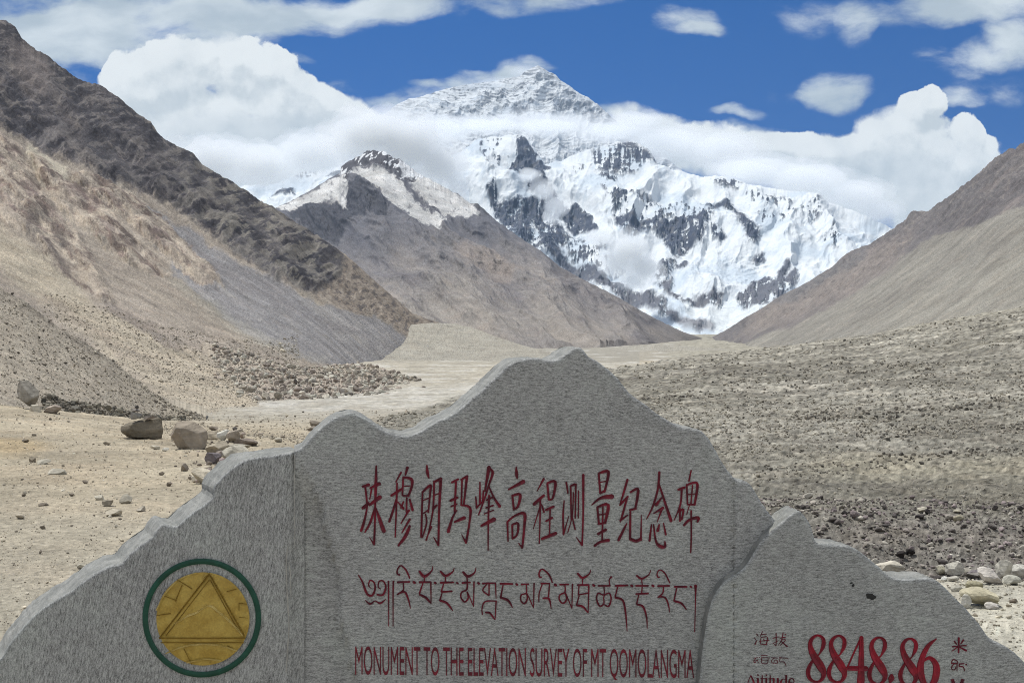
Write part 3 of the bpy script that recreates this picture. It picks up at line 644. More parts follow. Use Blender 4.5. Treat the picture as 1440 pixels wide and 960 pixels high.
# ---- the snow massif in front of the summit
ROCKS = [  # outline, hardness of its edge, how much snow lies in it
 ([(727,190),(735,190),(747,207),(757,220),(752,230),(764,228),(772,240),(774,247),(765,250),(760,262),(750,252),(735,247),(722,250),(715,240),(718,230),(728,217),(726,205)],2,.06),
 ([(833,210),(855,206),(877,199),(893,200),(913,213),(924,231),(905,226),(895,237),(863,241),(838,240)],4,.45),
 ([(845,240),(870,240),(860,262),(850,275),(842,262)],5,.6),
 ([(684,268),(697,262),(700,278),(725,280),(738,275),(755,277),(762,290),(775,305),(790,318),(800,345),(780,345),(752,332),(735,340),(715,320),(700,300),(690,285)],3,.28),
 ([(720,290),(750,284),(752,296),(735,300),(722,303)],3,0),
 ([(795,292),(812,285),(822,290),(833,305),(840,333),(825,328),(808,328),(797,318),(792,305)],2.5,.10),
 ([(700,320),(735,330),(770,335),(790,330),(815,345),(790,352),(760,350),(720,335)],4,.35),
 ([(760,342),(780,350),(812,372),(838,380),(862,402),(845,412),(800,385),(765,358)],4,.08),
 ([(835,395),(862,398),(905,412),(935,430),(960,455),(990,466),(985,474),(940,452),(880,425),(840,408)],5,.10),
 ([(862,305),(885,303),(903,308),(940,312),(975,310),(990,318),(988,342),(975,345),(966,352),(955,360),(950,345),(940,350),(930,335),(915,325),(890,335),(872,330)],4,.24),
 ([(967,312),(988,308),(990,335),(980,343),(968,335)],2.5,.12),
 ([(935,340),(948,335),(950,358),(958,362),(950,362),(938,352)],3,.15),
 ([(985,293),(1003,290),(1020,283),(1030,287),(1042,300),(1050,312),(1062,322),(1072,330),(1062,340),(1048,332),(1038,318),(1028,297),(1005,298)],4,.22),
 ([(1000,320),(1015,325),(1022,333),(1010,340),(1000,335)],3,.3),
 ([(1050,322),(1066,328),(1065,340),(1052,342)],3,.1),
 ([(1060,353),(1075,350),(1078,358),(1062,363)],3,.1),
 ([(922,372),(932,368),(950,368),(945,385),(935,400),(945,410),(925,415),(922,395)],4,.45),
 ([(948,372),(966,366),(968,376),(958,378)],3,.1),
 ([(930,405),(945,395),(942,420),(960,425),(1000,418),(1018,415),(1015,432),(985,432),(950,430),(930,420)],4,.18),
 ([(1035,418),(1048,405),(1060,390),(1078,378),(1090,392),(1102,370),(1112,372),(1105,390),(1118,378),(1120,392),(1112,410),(1095,430),(1070,435),(1052,438),(1040,430)],4,.22),
 ([(1125,295),(1140,285),(1150,275),(1155,300),(1140,310),(1130,305)],5,.6),
 ([(1000,255),(1030,250),(1045,258),(1035,266),(1010,264)],4,.5),
 ([(1150,340),(1165,330),(1172,318),(1180,335),(1175,350)],4,.65),
 ([(380,282),(400,270),(412,262),(415,278),(405,284)],3,.15),
 ([(405,240),(425,234),(440,236),(442,246),(420,250)],4,.4),
 ([(458,248),(470,243),(478,246),(470,256)],3,.35),
 ([(805,235),(820,232),(822,240),(808,243)],4,.6),
 ([(745,205),(765,206),(780,203),(770,212)],4,.6)]
ROCKS += [([(750,248),(768,260),(785,282),(800,292),(796,312),(776,306),(757,283),(742,262)],3,.34),([(700,318),(716,340),(745,355),(770,350),(790,372),(765,366),(735,358),(706,336)],3,.14),([(672,200),(700,194),(722,196),(712,225),(690,250),(680,235)],6,.86),([(852,268),(1000,300),(1000,330),(960,325),(858,300)],6,.70),([(1045,268),(1110,280),(1120,310),(1070,315)],8,.86),([(775,318),(800,330),(840,345),(880,372),(860,392),(800,362)],6,.66)]
def snow_masks(PX, PY):
    z = Zones(PX, PY, 3.2, 12, 21, 6)
    z.px = z.px+2.6*fbm(PX/3.2, PY/22, 3, .6, seed=83)
    rock = np.zeros(PX.shape, np.float32)
    fl = fbm(PX/4.5, PY/22, 5, .60, seed=81); hs = fbm(PX/16+PY/40, PY/2.8, 5, .60, seed=82); bg = fbm(PX/20, PY/16, 5, .6, seed=80)
    mixn = .62*fl+.38*hs+.6*bg
    for pts, soft, sn in ROCKS:
        m = z(pts, soft*.8)
        thr = .30-sn*.62
        hole = sstep(mixn, thr, thr+.07)
        rock = np.maximum(rock, m*(1-hole*min(1, .55+sn*4)))
    return rock
def relief_snow(PX, PY, t):
    w = 9*fbm(PX/45, PY/45, 3, seed=84)
    a = ridged((PX+.25*PY+w)/85, (PY-.2*PX)/110, 6, .44, seed=85); b = ridged((PX+w)/17, PY/34, 5, .55, seed=86)
    rock = snow_masks(PX, PY)
    h = 40*(a-.42)+26*fbm((PX+w)/80, PY/55, 4, .45, seed=86)+rock*(3+11*fbm(PX/11, PY/20, 5, .62, seed=87))+1.3*fbm(PX/16, PY/9, 5, .6, seed=88)
    # broken icefall on the right-hand face
    ice = sstep(sdpoly(PX, PY, [(960,370),(1060,350),(1100,360),(1060,400),(1000,415),(950,410)]), -10, 15)
    h += ice*3.5*(ridged(PX/14, PY/5, 4, .6, seed=89)-.4)
    return h
def tint_snow(PX, PY, t):
    rock = snow_masks(PX, PY)
    col = np.empty(PX.shape+(3,), np.float32); col[:] = (.64, .675, .70)
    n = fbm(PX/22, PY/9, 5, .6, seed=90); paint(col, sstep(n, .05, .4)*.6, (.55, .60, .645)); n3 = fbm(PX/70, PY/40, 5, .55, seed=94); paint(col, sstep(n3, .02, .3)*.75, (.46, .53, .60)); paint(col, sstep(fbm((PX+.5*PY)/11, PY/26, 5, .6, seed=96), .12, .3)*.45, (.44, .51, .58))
    gl = sstep(sdpoly(PX, PY, [(955,432),(1010,438),(1060,436),(1085,430),(1000,480),(960,470)]), -4, 10); paint(col, gl*sstep(fbm(PX/30, PY/3, 4, seed=91), 0, .3)*.5, (.62, .65, .66))
    rc = np.empty_like(col); rc[:] = (.062, .074, .105); m = fbm(PX/8, PY/8, 4, seed=92); paint(rc, sstep(m, .0, .4)*.7, (.14, .142, .155))
    lowr = sstep(PY, 340, 420); paint(rc, lowr*.6, (.165, .165, .18))
    col[:] = col*(1-rock[..., None])+rc*rock[..., None]
    flat = sstep(sdpoly(PX+3*n, PY+3*n, [(958,432),(985,433),(1010,431),(1030,427),(1045,438),(1062,437),(1085,428),(1075,445),(1020,468),(996,470),(985,452),(965,446)]), -2, 3); paint(col, flat, (.62, .655, .67)); paint(col, flat*sstep(fbm(PX/26+PY/9, PY/2.4, 4, .6, seed=93), .08, .25)*.55, (.47, .51, .535))
    # glacier snout rubble
    paint(col, sstep(sdpoly(PX+4*n, PY, [(940,448),(985,452),(1006,456),(1004,470),(960,472)]), -3, 5)*.8, (.21, .21, .225))
    return col
def snow_mat(name, scale, bump=.5):
    m = bpy.data.materials.new(name); m.use_nodes = True; nb = NB(m.node_tree)
    b = nb.n['Principled BSDF']; b.inputs['Roughness'].default_value = .8; b.inputs['Specular IOR Level'].default_value = .15
    at = nb.new('ShaderNodeAttribute', attribute_name='tint').outputs['Color']
    pos = nb.new('ShaderNodeNewGeometry').outputs['Position']
    n1 = nb.noise(pos, scale, 7, .62)
    nb.put(b.inputs['Base Color'], nb.vm('SCALE', at, scale=nb.mr(n1, .2, .8, .92, 1.06)))
    nb.put(b.inputs['Normal'], nb.bump(n1, bump, .25/scale))
    return m
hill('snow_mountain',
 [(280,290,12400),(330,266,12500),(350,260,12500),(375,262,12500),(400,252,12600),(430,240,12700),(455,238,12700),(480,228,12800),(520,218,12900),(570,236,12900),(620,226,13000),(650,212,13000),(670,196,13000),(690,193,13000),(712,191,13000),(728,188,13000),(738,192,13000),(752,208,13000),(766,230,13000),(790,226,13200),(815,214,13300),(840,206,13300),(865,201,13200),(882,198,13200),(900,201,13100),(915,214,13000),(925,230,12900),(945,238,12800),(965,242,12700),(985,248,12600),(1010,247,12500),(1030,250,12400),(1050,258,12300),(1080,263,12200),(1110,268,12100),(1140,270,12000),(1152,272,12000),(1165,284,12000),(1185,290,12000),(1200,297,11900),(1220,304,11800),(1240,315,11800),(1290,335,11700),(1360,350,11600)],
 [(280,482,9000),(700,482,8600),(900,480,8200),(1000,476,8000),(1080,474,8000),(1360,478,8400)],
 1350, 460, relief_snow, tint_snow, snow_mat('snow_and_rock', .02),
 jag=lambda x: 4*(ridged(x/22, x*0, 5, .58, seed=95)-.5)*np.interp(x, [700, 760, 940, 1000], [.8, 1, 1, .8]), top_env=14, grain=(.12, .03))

# ---- the summit pyramid behind
EV = [(470,215,19000),(520,175,19000),(552,152,19000),(560,146,19000),(575,139,19000),(590,137,19000),(610,130,19000),(640,122,19000),(665,118,19000),(690,115,19000),(712,110,19000),(730,108,19000),(738,101,19000),(748,96,19000),(756,92,19000),(763,96,19000),(772,101,19000),(781,105,19000),(788,113,19000),(800,120,19000),(815,132,19000),(828,137,19000),(840,147,19000),(853,158,19000),(868,172,19000),(900,196,19000),(960,240,19000)]
def strata(PX, PY):
    w = 5*fbm(PX/60, PY/60, 3, seed=101)
    y = PY+w-.02*(PX-750)+.10*np.abs(PX-757)
    return y
def relief_ev(PX, PY, t):
    y = strata(PX, PY)
    d = np.abs(PX-757-.25*(PY-92)+5*fbm(PX/18, PY/18, 3, seed=102))
    a = ridged((PX+3*fbm(PX/20, PY/20, 3, seed=107))/30, PY/38, 5, .55, seed=103)
    h = 13*(a-.4)+5*np.exp(-(d/16)**2)+1.5*ledges(y/5.5+1.2*fbm(PX/40, PY/20, 3, seed=104))*sstep(fbm(PX/40, PY/12, 3, seed=108), -.3, .2)
    h += 7*fbm(PX/30, PY/20, 6, .52, seed=105)
    return h
def tint_ev(PX, PY, t):
    y = strata(PX, PY)
    col = np.empty(PX.shape+(3,), np.float32); col[:] = (.58, .61, .635)
    s = fbm(PX/34, y/2.2, 5, .62, seed=111); n = fbm(PX/10, PY/9, 5, .6, seed=112)
    band = np.exp(-((y-122)/2.6)**2)*sstep(PX, 730, 742)*(1-sstep(PX, 785, 800))+.7*np.exp(-((y-140)/9)**2)*sstep(n, -.1, .25)+.6*np.exp(-((y-108)/7)**2)*(PX > 730)
    band = band+np.where(PX < 735, .75*sstep(fbm(PX/22, (PY+.33*PX)/2.0, 4, .6, seed=113), .05, .25)*sstep(PX, 560, 640), 0)
    rock = np.clip(band+.42, 0, 1)*sstep(.9*s+.5*n, .0, .13)
    z = Zones(PX, PY, 3, 9, 31)
    for pts, k in (([(672,137),(695,132),(705,140),(690,147),(672,146)], .9), ([(720,150),(735,142),(742,152),(738,163),(722,164)], .9), ([(782,150),(800,138),(830,142),(850,158),(845,168),(790,160)], .75), ([(768,133),(785,130),(783,146),(770,142)], .6), ([(738,103),(757,94),(780,108),(770,112),(745,112)], .5)):
        rock = np.maximum(rock, k*z(pts, 3)*sstep(n+s*.5, -.35, .1))
    rc = np.empty_like(col); rc[:] = (.12, .13, .15)
    paint(col, sstep(fbm(PX/40, PY/16, 5, .58, seed=117), .0, .25)*.6, (.42, .47, .53)); rock = rock[..., None]*.92
    return col*(1-rock)+rc*rock
hill('summit_pyramid', EV, [(470,300,15500),(960,300,15500)], 900, 330, relief_ev, tint_ev, snow_mat('summit_rock', .015, .4),
 jag=lambda x: 2.4*fbm(x/9, x*0, 4, .62, seed=115)*np.interp(x, [550, 600, 735, 757, 800, 830], [1.2, .7, .6, .5, .7, 1.2]), top_env=16, grain=(.12, .03))
# ------------------------------------------------------------------ clouds that lie among the peaks, and the mountain air
def vol_mat(name, density, color=(.975, .99, 1), aniso=0.0):
    m = bpy.data.materials.new(name); m.use_nodes = True; nb = NB(m.node_tree); nb.n.clear()
    out = nb.new('ShaderNodeOutputMaterial'); v = nb.new('ShaderNodeVolumePrincipled')
    v.inputs['Color'].default_value = (*color, 1); v.inputs['Density'].default_value = density; v.inputs['Anisotropy'].default_value = aniso
    nb.l.new(v.outputs[0], out.inputs['Volume']); return m
def cloud_mesh(name, blobs, D, scale, mat, seed, parent=None, vox=None, rough=.30):
    """lumps of cloud (x, y, rx, ry in the picture's scale, thickness factor, depth offset) fused into one billowy skin"""
    bm = bmesh.new(); s = D/F
    for (x, y, rx, ry, th, dz) in blobs:
        r = bmesh.ops.create_icosphere(bm, subdivisions=4, radius=1.0)
        for v in r['verts']:
            v.co = Vector(((x-CX)*s+v.co.x*rx*s*scale, D+dz+v.co.y*rx*s*th*scale, (CY-y)*s+v.co.z*ry*s*scale))
    me = bpy.data.meshes.new(name); bm.to_mesh(me); bm.free()
    ob = bpy.data.objects.new('tmp', me); COL.objects.link(ob)
    md = ob.modifiers.new('r', 'REMESH'); md.mode = 'VOXEL'; md.voxel_size = vox or 3.5*s
    dg = bpy.context.evaluated_depsgraph_get(); m2 = bpy.data.meshes.new_from_object(ob.evaluated_get(dg))
    bpy.data.objects.remove(ob); bpy.data.meshes.remove(me)
    n = len(m2.vertices); co = np.zeros(n*3, np.float32); m2.vertices.foreach_get('co', co); co = co.reshape(-1, 3)
    no = np.zeros(n*3, np.float32); m2.vertices.foreach_get('normal', no); no = no.reshape(-1, 3)
    q = co/s; amp = np.mean([b[3] for b in blobs])*scale
    f1 = fbm(q[:, 0]/38+q[:, 1]/60, q[:, 2]/26-q[:, 1]/50, 6, .55, seed=seed); f2 = np.abs(fbm(q[:, 0]/15-q[:, 1]/20, q[:, 2]/13+q[:, 1]/25, 4, .55, seed=seed+3))
    co += no*((f1*1.6*rough+.5*rough*f2)*amp*s)[:, None]
    m2.vertices.foreach_set('co', co.ravel()); m2.update()
    m2.materials.clear(); m2.materials.append(mat); m2.name = name
    o = bpy.data.objects.new(name, m2); COL.objects.link(o)
    if parent is not None: o.parent = parent
    return o
def cloud(blobs, D, tau, label, seed, group=None, rough=.35, steps=((1.0, .3), (.74, .7), (.48, 1.3)), aniso=0.0):
    """tau: how much light one picture-scale radius of the heart takes out"""
    s = D/F; rm = np.mean([b[2]*b[4] for b in blobs])*s
    top = None
    for k, (sc, w) in enumerate(steps):
        o = cloud_mesh('cloud' if k == 0 else 'cloud_heart', blobs, D, sc, vol_mat('cloud_mist', tau*w/rm, aniso=aniso), seed+k, parent=top, rough=rough)
        if top is None: top = o
    tag(top, label, 'cloud', group); return top
CLG = 'clouds hanging among the snow peaks'
cloud([(545,186,70,30,.8,0),(612,180,75,23,.8,100),(690,176,80,14,.8,0),(770,178,85,15,.8,-100),(860,184,80,17,.8,0),(940,198,80,27,.8,100),(1010,210,75,30,.8,0),(900,168,44,13,.7,0)], 14600, 1.25, 'long white cloud band lying across the summit pyramid', 11, CLG, rough=.5)
cloud([(520,190,75,40,.7,0),(575,205,65,48,.7,0),(618,232,48,44,.7,0),(640,262,28,26,.7,0)], 9300, 1.5, 'grey white cloud sagging behind the glaciated crest, left of the dark rock tower', 21, CLG)
cloud([(300,225,70,40,.7,0),(370,232,75,34,.7,0),(440,215,70,34,.7,0),(500,200,50,26,.7,0)], 10800, 1.5, 'soft cloud base hiding the snow ridge at the left', 31, CLG)
cloud([(885,352,38,26,.7,0),(868,368,30,24,.7,0),(905,375,34,26,.7,0),(890,395,24,16,.7,0),(845,335,24,16,.7,0)], 8700, 1.1, 'small fog patch in front of the lower snow face', 41, CLG, rough=.5)
cloud([(745,245,16,9,.8,0),(765,268,18,13,.8,0),(783,290,18,14,.8,0),(775,305,14,10,.8,0)], 9800, .55, 'thin streak of mist below the dark rock tower', 51, CLG, rough=.4, steps=((1.1, .6), (.85, .7)))
cloud([(1060,240,70,24,.8,0),(1130,250,80,24,.8,0),(1200,272,60,26,.8,0),(1235,296,40,22,.8,0)], 12900, 1.3, 'pale cloud resting behind the right end of the snow ridge', 61, CLG)
cloud([(700,120,50,9,.8,0),(650,132,50,9,.8,0),(738,102,26,9,.8,0),(600,142,40,7,.8,0)], 19900, .45, 'snow plume blown off the summit ridge', 71, CLG, rough=.5)
def build_haze():
    bm = bmesh.new(); bmesh.ops.create_cube(bm, size=1.0)
    for v in bm.verts: v.co = Vector((v.co.x*92000, 14500+v.co.y*30000, -19+(v.co.z+.5)*(3660+19)))
    me = bpy.data.meshes.new('haze'); bm.to_mesh(me); bm.free()
    me.materials.append(vol_mat('mountain_air', HAZE, (.45, .70, 1.0)))
    o = bpy.data.objects.new('haze', me); COL.objects.link(o); o['kind'] = 'stuff'
HAZE = 0.8e-5
if HAZE: build_haze()
# ------------------------------------------------------------------ the stone monument
D0 = 5.0
ROOT = Vector((0.15, D0+.2, -1.72))
def granite(name, rot, base=(.312, .316, .308), streak=1.0):
    m = bpy.data.materials.new(name); m.use_nodes = True; nb = NB(m.node_tree)
    b = nb.n['Principled BSDF']; b.inputs['Roughness'].default_value = .72; b.inputs['Specular IOR Level'].default_value = .3
    pos = nb.new('ShaderNodeNewGeometry').outputs['Position']
    p = nb.mapping(pos, rot=(0, rot, 0))
    s1 = nb.noise(nb.mapping(p, scale=(34, 34, 170)), 1.0, 5, .72)
    s2 = nb.noise(nb.mapping(p, scale=(110, 110, 420)), 1.0, 3, .7)
    sp = nb.noise(pos, 420, 2, .6)
    bl = nb.noise(pos, 2.6, 6, .6); bl2 = nb.noise(nb.mapping(p, scale=(3, 3, 9)), 1.0, 6, .65)
    k = nb.m('ADD', nb.mr(s1, .35, .65, -.42*streak, .42*streak), nb.mr(s2, .36, .64, -.40*streak, .40*streak))
    k = nb.m('ADD', k, nb.mr(sp, .32, .68, -.34, .34))
    k = nb.m('ADD', k, nb.mr(bl, .3, .7, -.16, .16)); k = nb.m('ADD', k, nb.mr(bl2, .3, .7, -.08, .08))
    k = nb.m('MAXIMUM', nb.m('ADD', k, 1.0), .2)
    c = nb.vm('SCALE', base, scale=k)
    c = nb.mix(nb.ss(bl, .45, .7, 0, .5), c, nb.mix(1.0, c, (.97, 1.03, .98), 'MULTIPLY'))
    nb.put(b.inputs['Base Color'], c)
    nb.put(b.inputs['Normal'], nb.bump(nb.m('ADD', s1, nb.m('MULTIPLY', s2, .6)), .35, .003))
    return m
def sawn(name):
    m = bpy.data.materials.new(name); m.use_nodes = True; nb = NB(m.node_tree)
    b = nb.n['Principled BSDF']; b.inputs['Roughness'].default_value = .85
    pos = nb.new('ShaderNodeNewGeometry').outputs['Position']
    n = nb.noise(pos, 14, 7, .68); n2 = nb.noise(pos, 160, 3, .6)
    c = nb.mix(nb.ss(n, .35, .65), (.16, .164, .152), (.255, .255, .235))
    c = nb.vm('SCALE', c, scale=nb.mr(n2, .25, .75, .75, 1.25))
    nb.put(b.inputs['Base Color'], c); nb.put(b.inputs['Normal'], nb.bump(n2, .5, .004))
    return m
def paintmat(name, rgb, dark, rough=.55):
    m = bpy.data.materials.new(name); m.use_nodes = True; nb = NB(m.node_tree)
    b = nb.n['Principled BSDF']; b.inputs['Roughness'].default_value = rough; b.inputs['Specular IOR Level'].default_value = .35
    pos = nb.new('ShaderNodeNewGeometry').outputs['Position']
    n = nb.noise(pos, 22, 6, .65); n2 = nb.noise(pos, 300, 2, .5)
    c = nb.mix(nb.ss(n, .38, .66), dark, rgb); c = nb.vm('SCALE', c, scale=nb.mr(n2, .25, .75, .75, 1.25))
    nb.put(b.inputs['Base Color'], c); nb.put(b.inputs['Normal'], nb.bump(n2, .2, .002))
    return m
M_MAIN = granite('brushed_granite', 0.0); M_SIDE = granite('raked_granite', math.radians(80), (.30, .304, .296), .9); M_WING = granite('smooth_granite', math.radians(4), (.302, .308, .298), .85)
M_SAWN = sawn('sawn_stone_edge')
M_RED = paintmat('dark_red_paint', (.20, .012, .028), (.085, .008, .017)); M_RED2 = paintmat('red_paint', (.30, .010, .026), (.15, .008, .018))
M_GREEN = paintmat('green_paint', (.010, .075, .045), (.006, .05, .03)); M_DARK = paintmat('dark_hole', (.02, .021, .02), (.012, .013, .013))
def gold():
    m = bpy.data.materials.new('weathered_gold_paint'); m.use_nodes = True; nb = NB(m.node_tree)
    b = nb.n['Principled BSDF']; b.inputs['Roughness'].default_value = .48; b.inputs['Metallic'].default_value = .15
    pos = nb.new('ShaderNodeNewGeometry').outputs['Position']
    n = nb.noise(pos, 18, 7, .65); n2 = nb.noise(pos, 150, 3, .6)
    c = nb.mix(nb.ss(n, .36, .66), (.36, .235, .035), (.47, .335, .07)); c = nb.vm('SCALE', c, scale=nb.mr(n2, .25, .75, .82, 1.18))
    nb.put(b.inputs['Base Color'], c); nb.put(b.inputs['Normal'], nb.bump(nb.m('ADD', n2, n), .35, .004)); return m
M_GOLD = gold()

monument = empty('stone_monument', ROOT)
tag(monument, 'grey granite monument cut like a mountain outline with red carved writing and a gold emblem', 'monument')
def P3(x, y, D=D0, h=0.0):
    return ((x-CX)/F*D, D-h, (CY-y)/F*D)
def densify(pts, step, closed=True):
    out = []
    n = len(pts)
    for i in range(n if closed else n-1):
        a = pts[i]; b = pts[(i+1) % n]; L = math.hypot(b[0]-a[0], b[1]-a[1]); k = max(1, int(L/step))
        for j in range(k): out.append((a[0]+(b[0]-a[0])*j/k, a[1]+(b[1]-a[1])*j/k))
    if not closed: out.append(pts[-1])
    return out
def smooth_line(pts, sub=4):
    """Catmull-Rom through traced points"""
    out = []
    n = len(pts)
    for i in range(n-1):
        p0 = pts[max(i-1, 0)]; p1 = pts[i]; p2 = pts[i+1]; p3 = pts[min(i+2, n-1)]
        for j in range(sub):
            t = j/sub
            out.append(tuple(.5*((2*p1[k])+(-p0[k]+p2[k])*t+(2*p0[k]-5*p1[k]+4*p2[k]-p3[k])*t*t+(-p0[k]+3*p1[k]-3*p2[k]+p3[k])*t**3) for k in range(len(p1))))
    out.append(tuple(pts[-1])); return out
def block(name, top, D, depth, lean, hfun, mat, label, seed=1, xb=None):
    """one slab: `top` is the traced skyline from left to right, closed down to the ground; front face with relief, rough sawn edge, back"""
    top = smooth_line(top, 3)
    line = densify(top, 3.0, closed=False)
    L = arr(line)
    nn = fbm(L[:, 0]/5, L[:, 1]/5, 4, .6, seed=seed)
    d = np.gradient(L, axis=0); nrm = np.stack([d[:, 1], -d[:, 0]], 1); nrm /= np.linalg.norm(nrm, axis=1)[:, None]+1e-6
    L = L+nrm*nn[:, None]*1.0
    yb = CY+1.75/D*F
    x0, x1 = (L[0, 0], L[-1, 0]) if xb is None else xb
    low = densify([(x1, L[-1, 1]), (x1, yb), (x0, yb), (x0, L[0, 1])], 24, closed=False)
    if x1 == L[-1, 0]: low = low[1:]
    if x0 == L[0, 0]: low = low[:-1]
    out = [tuple(p) for p in L]+low
    n0 = len(out)
    poly = arr(out)
    # interior points: two rings inside the edge and a grid
    pts = list(out)
    gx, gy = np.meshgrid(np.arange(poly[:, 0].min(), poly[:, 0].max(), 6.0), np.arange(poly[:, 1].min(), 985, 6.0))
    gx = gx.ravel()+((np.arange(gx.size) % 2)*1.3); gy = gy.ravel()
    g2x, g2y = np.meshgrid(np.arange(poly[:, 0].min()+10, poly[:, 0].max(), 40.0), np.arange(1000, yb-10, 40.0))
    jx, jy = np.meshgrid([1030.2, 1031.6, 1033.0, 1034.4], np.arange(poly[:, 1].min(), 985, 8.0))
    gx = np.concatenate([gx, g2x.ravel(), jx.ravel()]); gy = np.concatenate([gy, g2y.ravel(), jy.ravel()])
    sd = np.full(gx.shape, -1.0, np.float32)
    sd = sdpoly(gx.astype(np.float32), gy.astype(np.float32), poly)
    ok = sd > 5
    pts += list(zip(gx[ok].tolist(), gy[ok].tolist()))
    for off in (1.6, 3.4):
        q = L-nrm*0 + np.stack([-d[:, 1], d[:, 0]], 1)/(np.linalg.norm(d, axis=1)[:, None]+1e-6)*off
        s2 = sdpoly(q[:, 0].astype(np.float32), q[:, 1].astype(np.float32), poly)
        for (a, b), s in zip(q.tolist(), s2):
            if s > off*.7: pts.append((a, b))
    res = geometry.delaunay_2d_cdt([Vector(p) for p in pts], [(i, (i+1) % n0) for i in range(n0)], [], 1, 1e-4)
    vs = arr([tuple(v) for v in res[0]]); fs = np.array([f for f in res[2]], np.int32)
    sdv = np.maximum(sdpoly(vs[:, 0].astype(np.float32), vs[:, 1].astype(np.float32), poly), 0)
    h = hfun(vs[:, 0], vs[:, 1])-.007*(1-np.clip(sdv/3.6, 0, 1))**2
    X, Y, Z = P3(vs[:, 0], vs[:, 1], D, h)
    Y = Y+(vs[:, 0]-720)*0
    front = np.stack([X, Y, Z], 1)-np.array(ROOT)
    # faces must look towards the camera (-y)
    a, b, c = front[fs[:, 0]], front[fs[:, 1]], front[fs[:, 2]]
    flip = np.cross(b-a, c-a)[:, 1] > 0
    fs[flip] = fs[flip][:, ::-1]
    o = mesh_np(name, front, fs, mat, parent=monument)
    if label: o['label'] = label
    # edge and back
    base = np.concatenate([L, arr(low)]) if len(low) else L
    hb = hfun(base[:, 0], base[:, 1])-.007
    k = 9; rows = []
    for j in range(k+1):
        t = j/k
        x, y, z = P3(base[:, 0], base[:, 1], D, hb*(1-t))
        rg = .011*fbm(np.arange(len(base))/7.0, np.full(len(base), j*1.3), 4, .6, seed=seed+5)*min(1, j)
        rows.append(np.stack([x-lean*depth*t, y+depth*t, z+rg], 1))
    rows = np.stack(rows)-np.array(ROOT)
    nb_ = rows.shape[1]
    rows = np.concatenate([rows, rows[:, :1]], 1)
    e = mesh_np('sawn_edge', rows.reshape(-1, 3), grid_faces(k+1, nb_+1), M_SAWN, parent=o, smooth=False)
    bk = front.copy(); bk[:, 1] = D-ROOT.y+depth-.001; bk[:, 0] = bk[:, 0]-lean*depth
    mesh_np('back_face', bk, fs[:, ::-1].copy(), M_SAWN, parent=o)
    return o
LEFT_TOP = [(-60,975),(-30,950),(0,925),(10,907),(30,883),(50,862),(77,843),(97,832),(110,822),(130,808),(153,796),(170,792),(182,778),(200,764),(213,755),(218,746),(228,737),(240,739),(248,739),(258,730),(273,718),(297,701),(298,688),(307,675),(325,658),(343,647),(360,643),(383,640),(411,636),(426,635)]
MAIN_TOP = [(413,634),(424,629),(438,613),(455,597),(470,587),(484,582),(497,581),(510,586),(523,594),(540,605),(553,610),(565,612),(577,611),(593,605),(613,592),(633,584),(653,569),(673,552),(693,534),(710,517),(727,507),(747,503),(773,506),(787,503),(800,494),(810,488),(818,490),(827,501),(840,508),(853,518),(867,530),(880,547),(893,559),(907,568),(923,581),(943,593),(960,601),(980,603),(990,609),(1000,622),(1010,640),(1020,657),(1035,674),(1050,677),(1060,688),(1070,705),(1083,723),(1094,737)]
RIGHT_TOP = [(984,960),(990,900),(1001,845),(1020,817),(1037,806),(1050,794),(1060,778),(1073,758),(1090,742),(1110,725),(1120,719),(1126,719),(1135,730),(1142,743),(1145,756),(1149,763),(1160,764),(1187,767),(1200,770),(1213,778),(1230,792),(1243,804),(1253,811),(1270,814),(1293,813),(1310,813),(1323,820),(1333,830),(1347,844),(1360,857),(1377,877),(1393,899),(1407,905),(1423,914),(1440,930),(1462,955),(1490,985)]
PANEL = arr([(420,636),(430,665),(440,690),(447,707),(460,763),(471,793),(476,830),(478,873),(490,930),(500,960),(510,1100)])
def h_main(x, y):
    c = np.interp(y, PANEL[:, 1], PANEL[:, 0])
    left = sstep(x-c, -2.5, 3)                      # the middle panel stands a little proud of the left shoulder
    depth = .045*sstep(y, 640, 740)
    right = np.interp(y, [780, 840, 880, 960, 1100], [1040, 1006, 994, 988, 980])
    rr = sstep(x-right, -10, 14)*sstep(y, 800, 850)*.034
    j = -.010*(1-np.clip(np.abs(x-1032.2)/1.6, 0, 1))*(y > 676)
    return -(1-left)*depth-rr+j+.0012*fbm(x/60, y/60, 3, seed=5)
def h_flat(x, y):
    return .0015*fbm(x/50, y/50, 3, seed=6)-.010*(1-np.clip(np.abs(x-1031.6)/1.6, 0, 1))
def h_left(x, y): return -.020*sstep(x, 411.2, 412.2)-.006+.0015*fbm(x/40, y/40, 3, seed=7)-.007*sstep(x, 396, 404)*sstep(y, 760, 775)*.6
DR_ = D0-.055
blk_left = block('granite_block', LEFT_TOP, D0, .24, .36, h_left, M_SIDE, 'left wing of the stone with near vertical raked grain', 1)
blk_main = block('granite_block', MAIN_TOP, D0, .29, .14, h_main, M_MAIN, 'tall middle stone with the peak and three carved lines', 2)
blk_right = block('granite_block', RIGHT_TOP, DR_, .15, .12, h_flat, M_WING, 'low right stone standing forward with the elevation figures', 3)
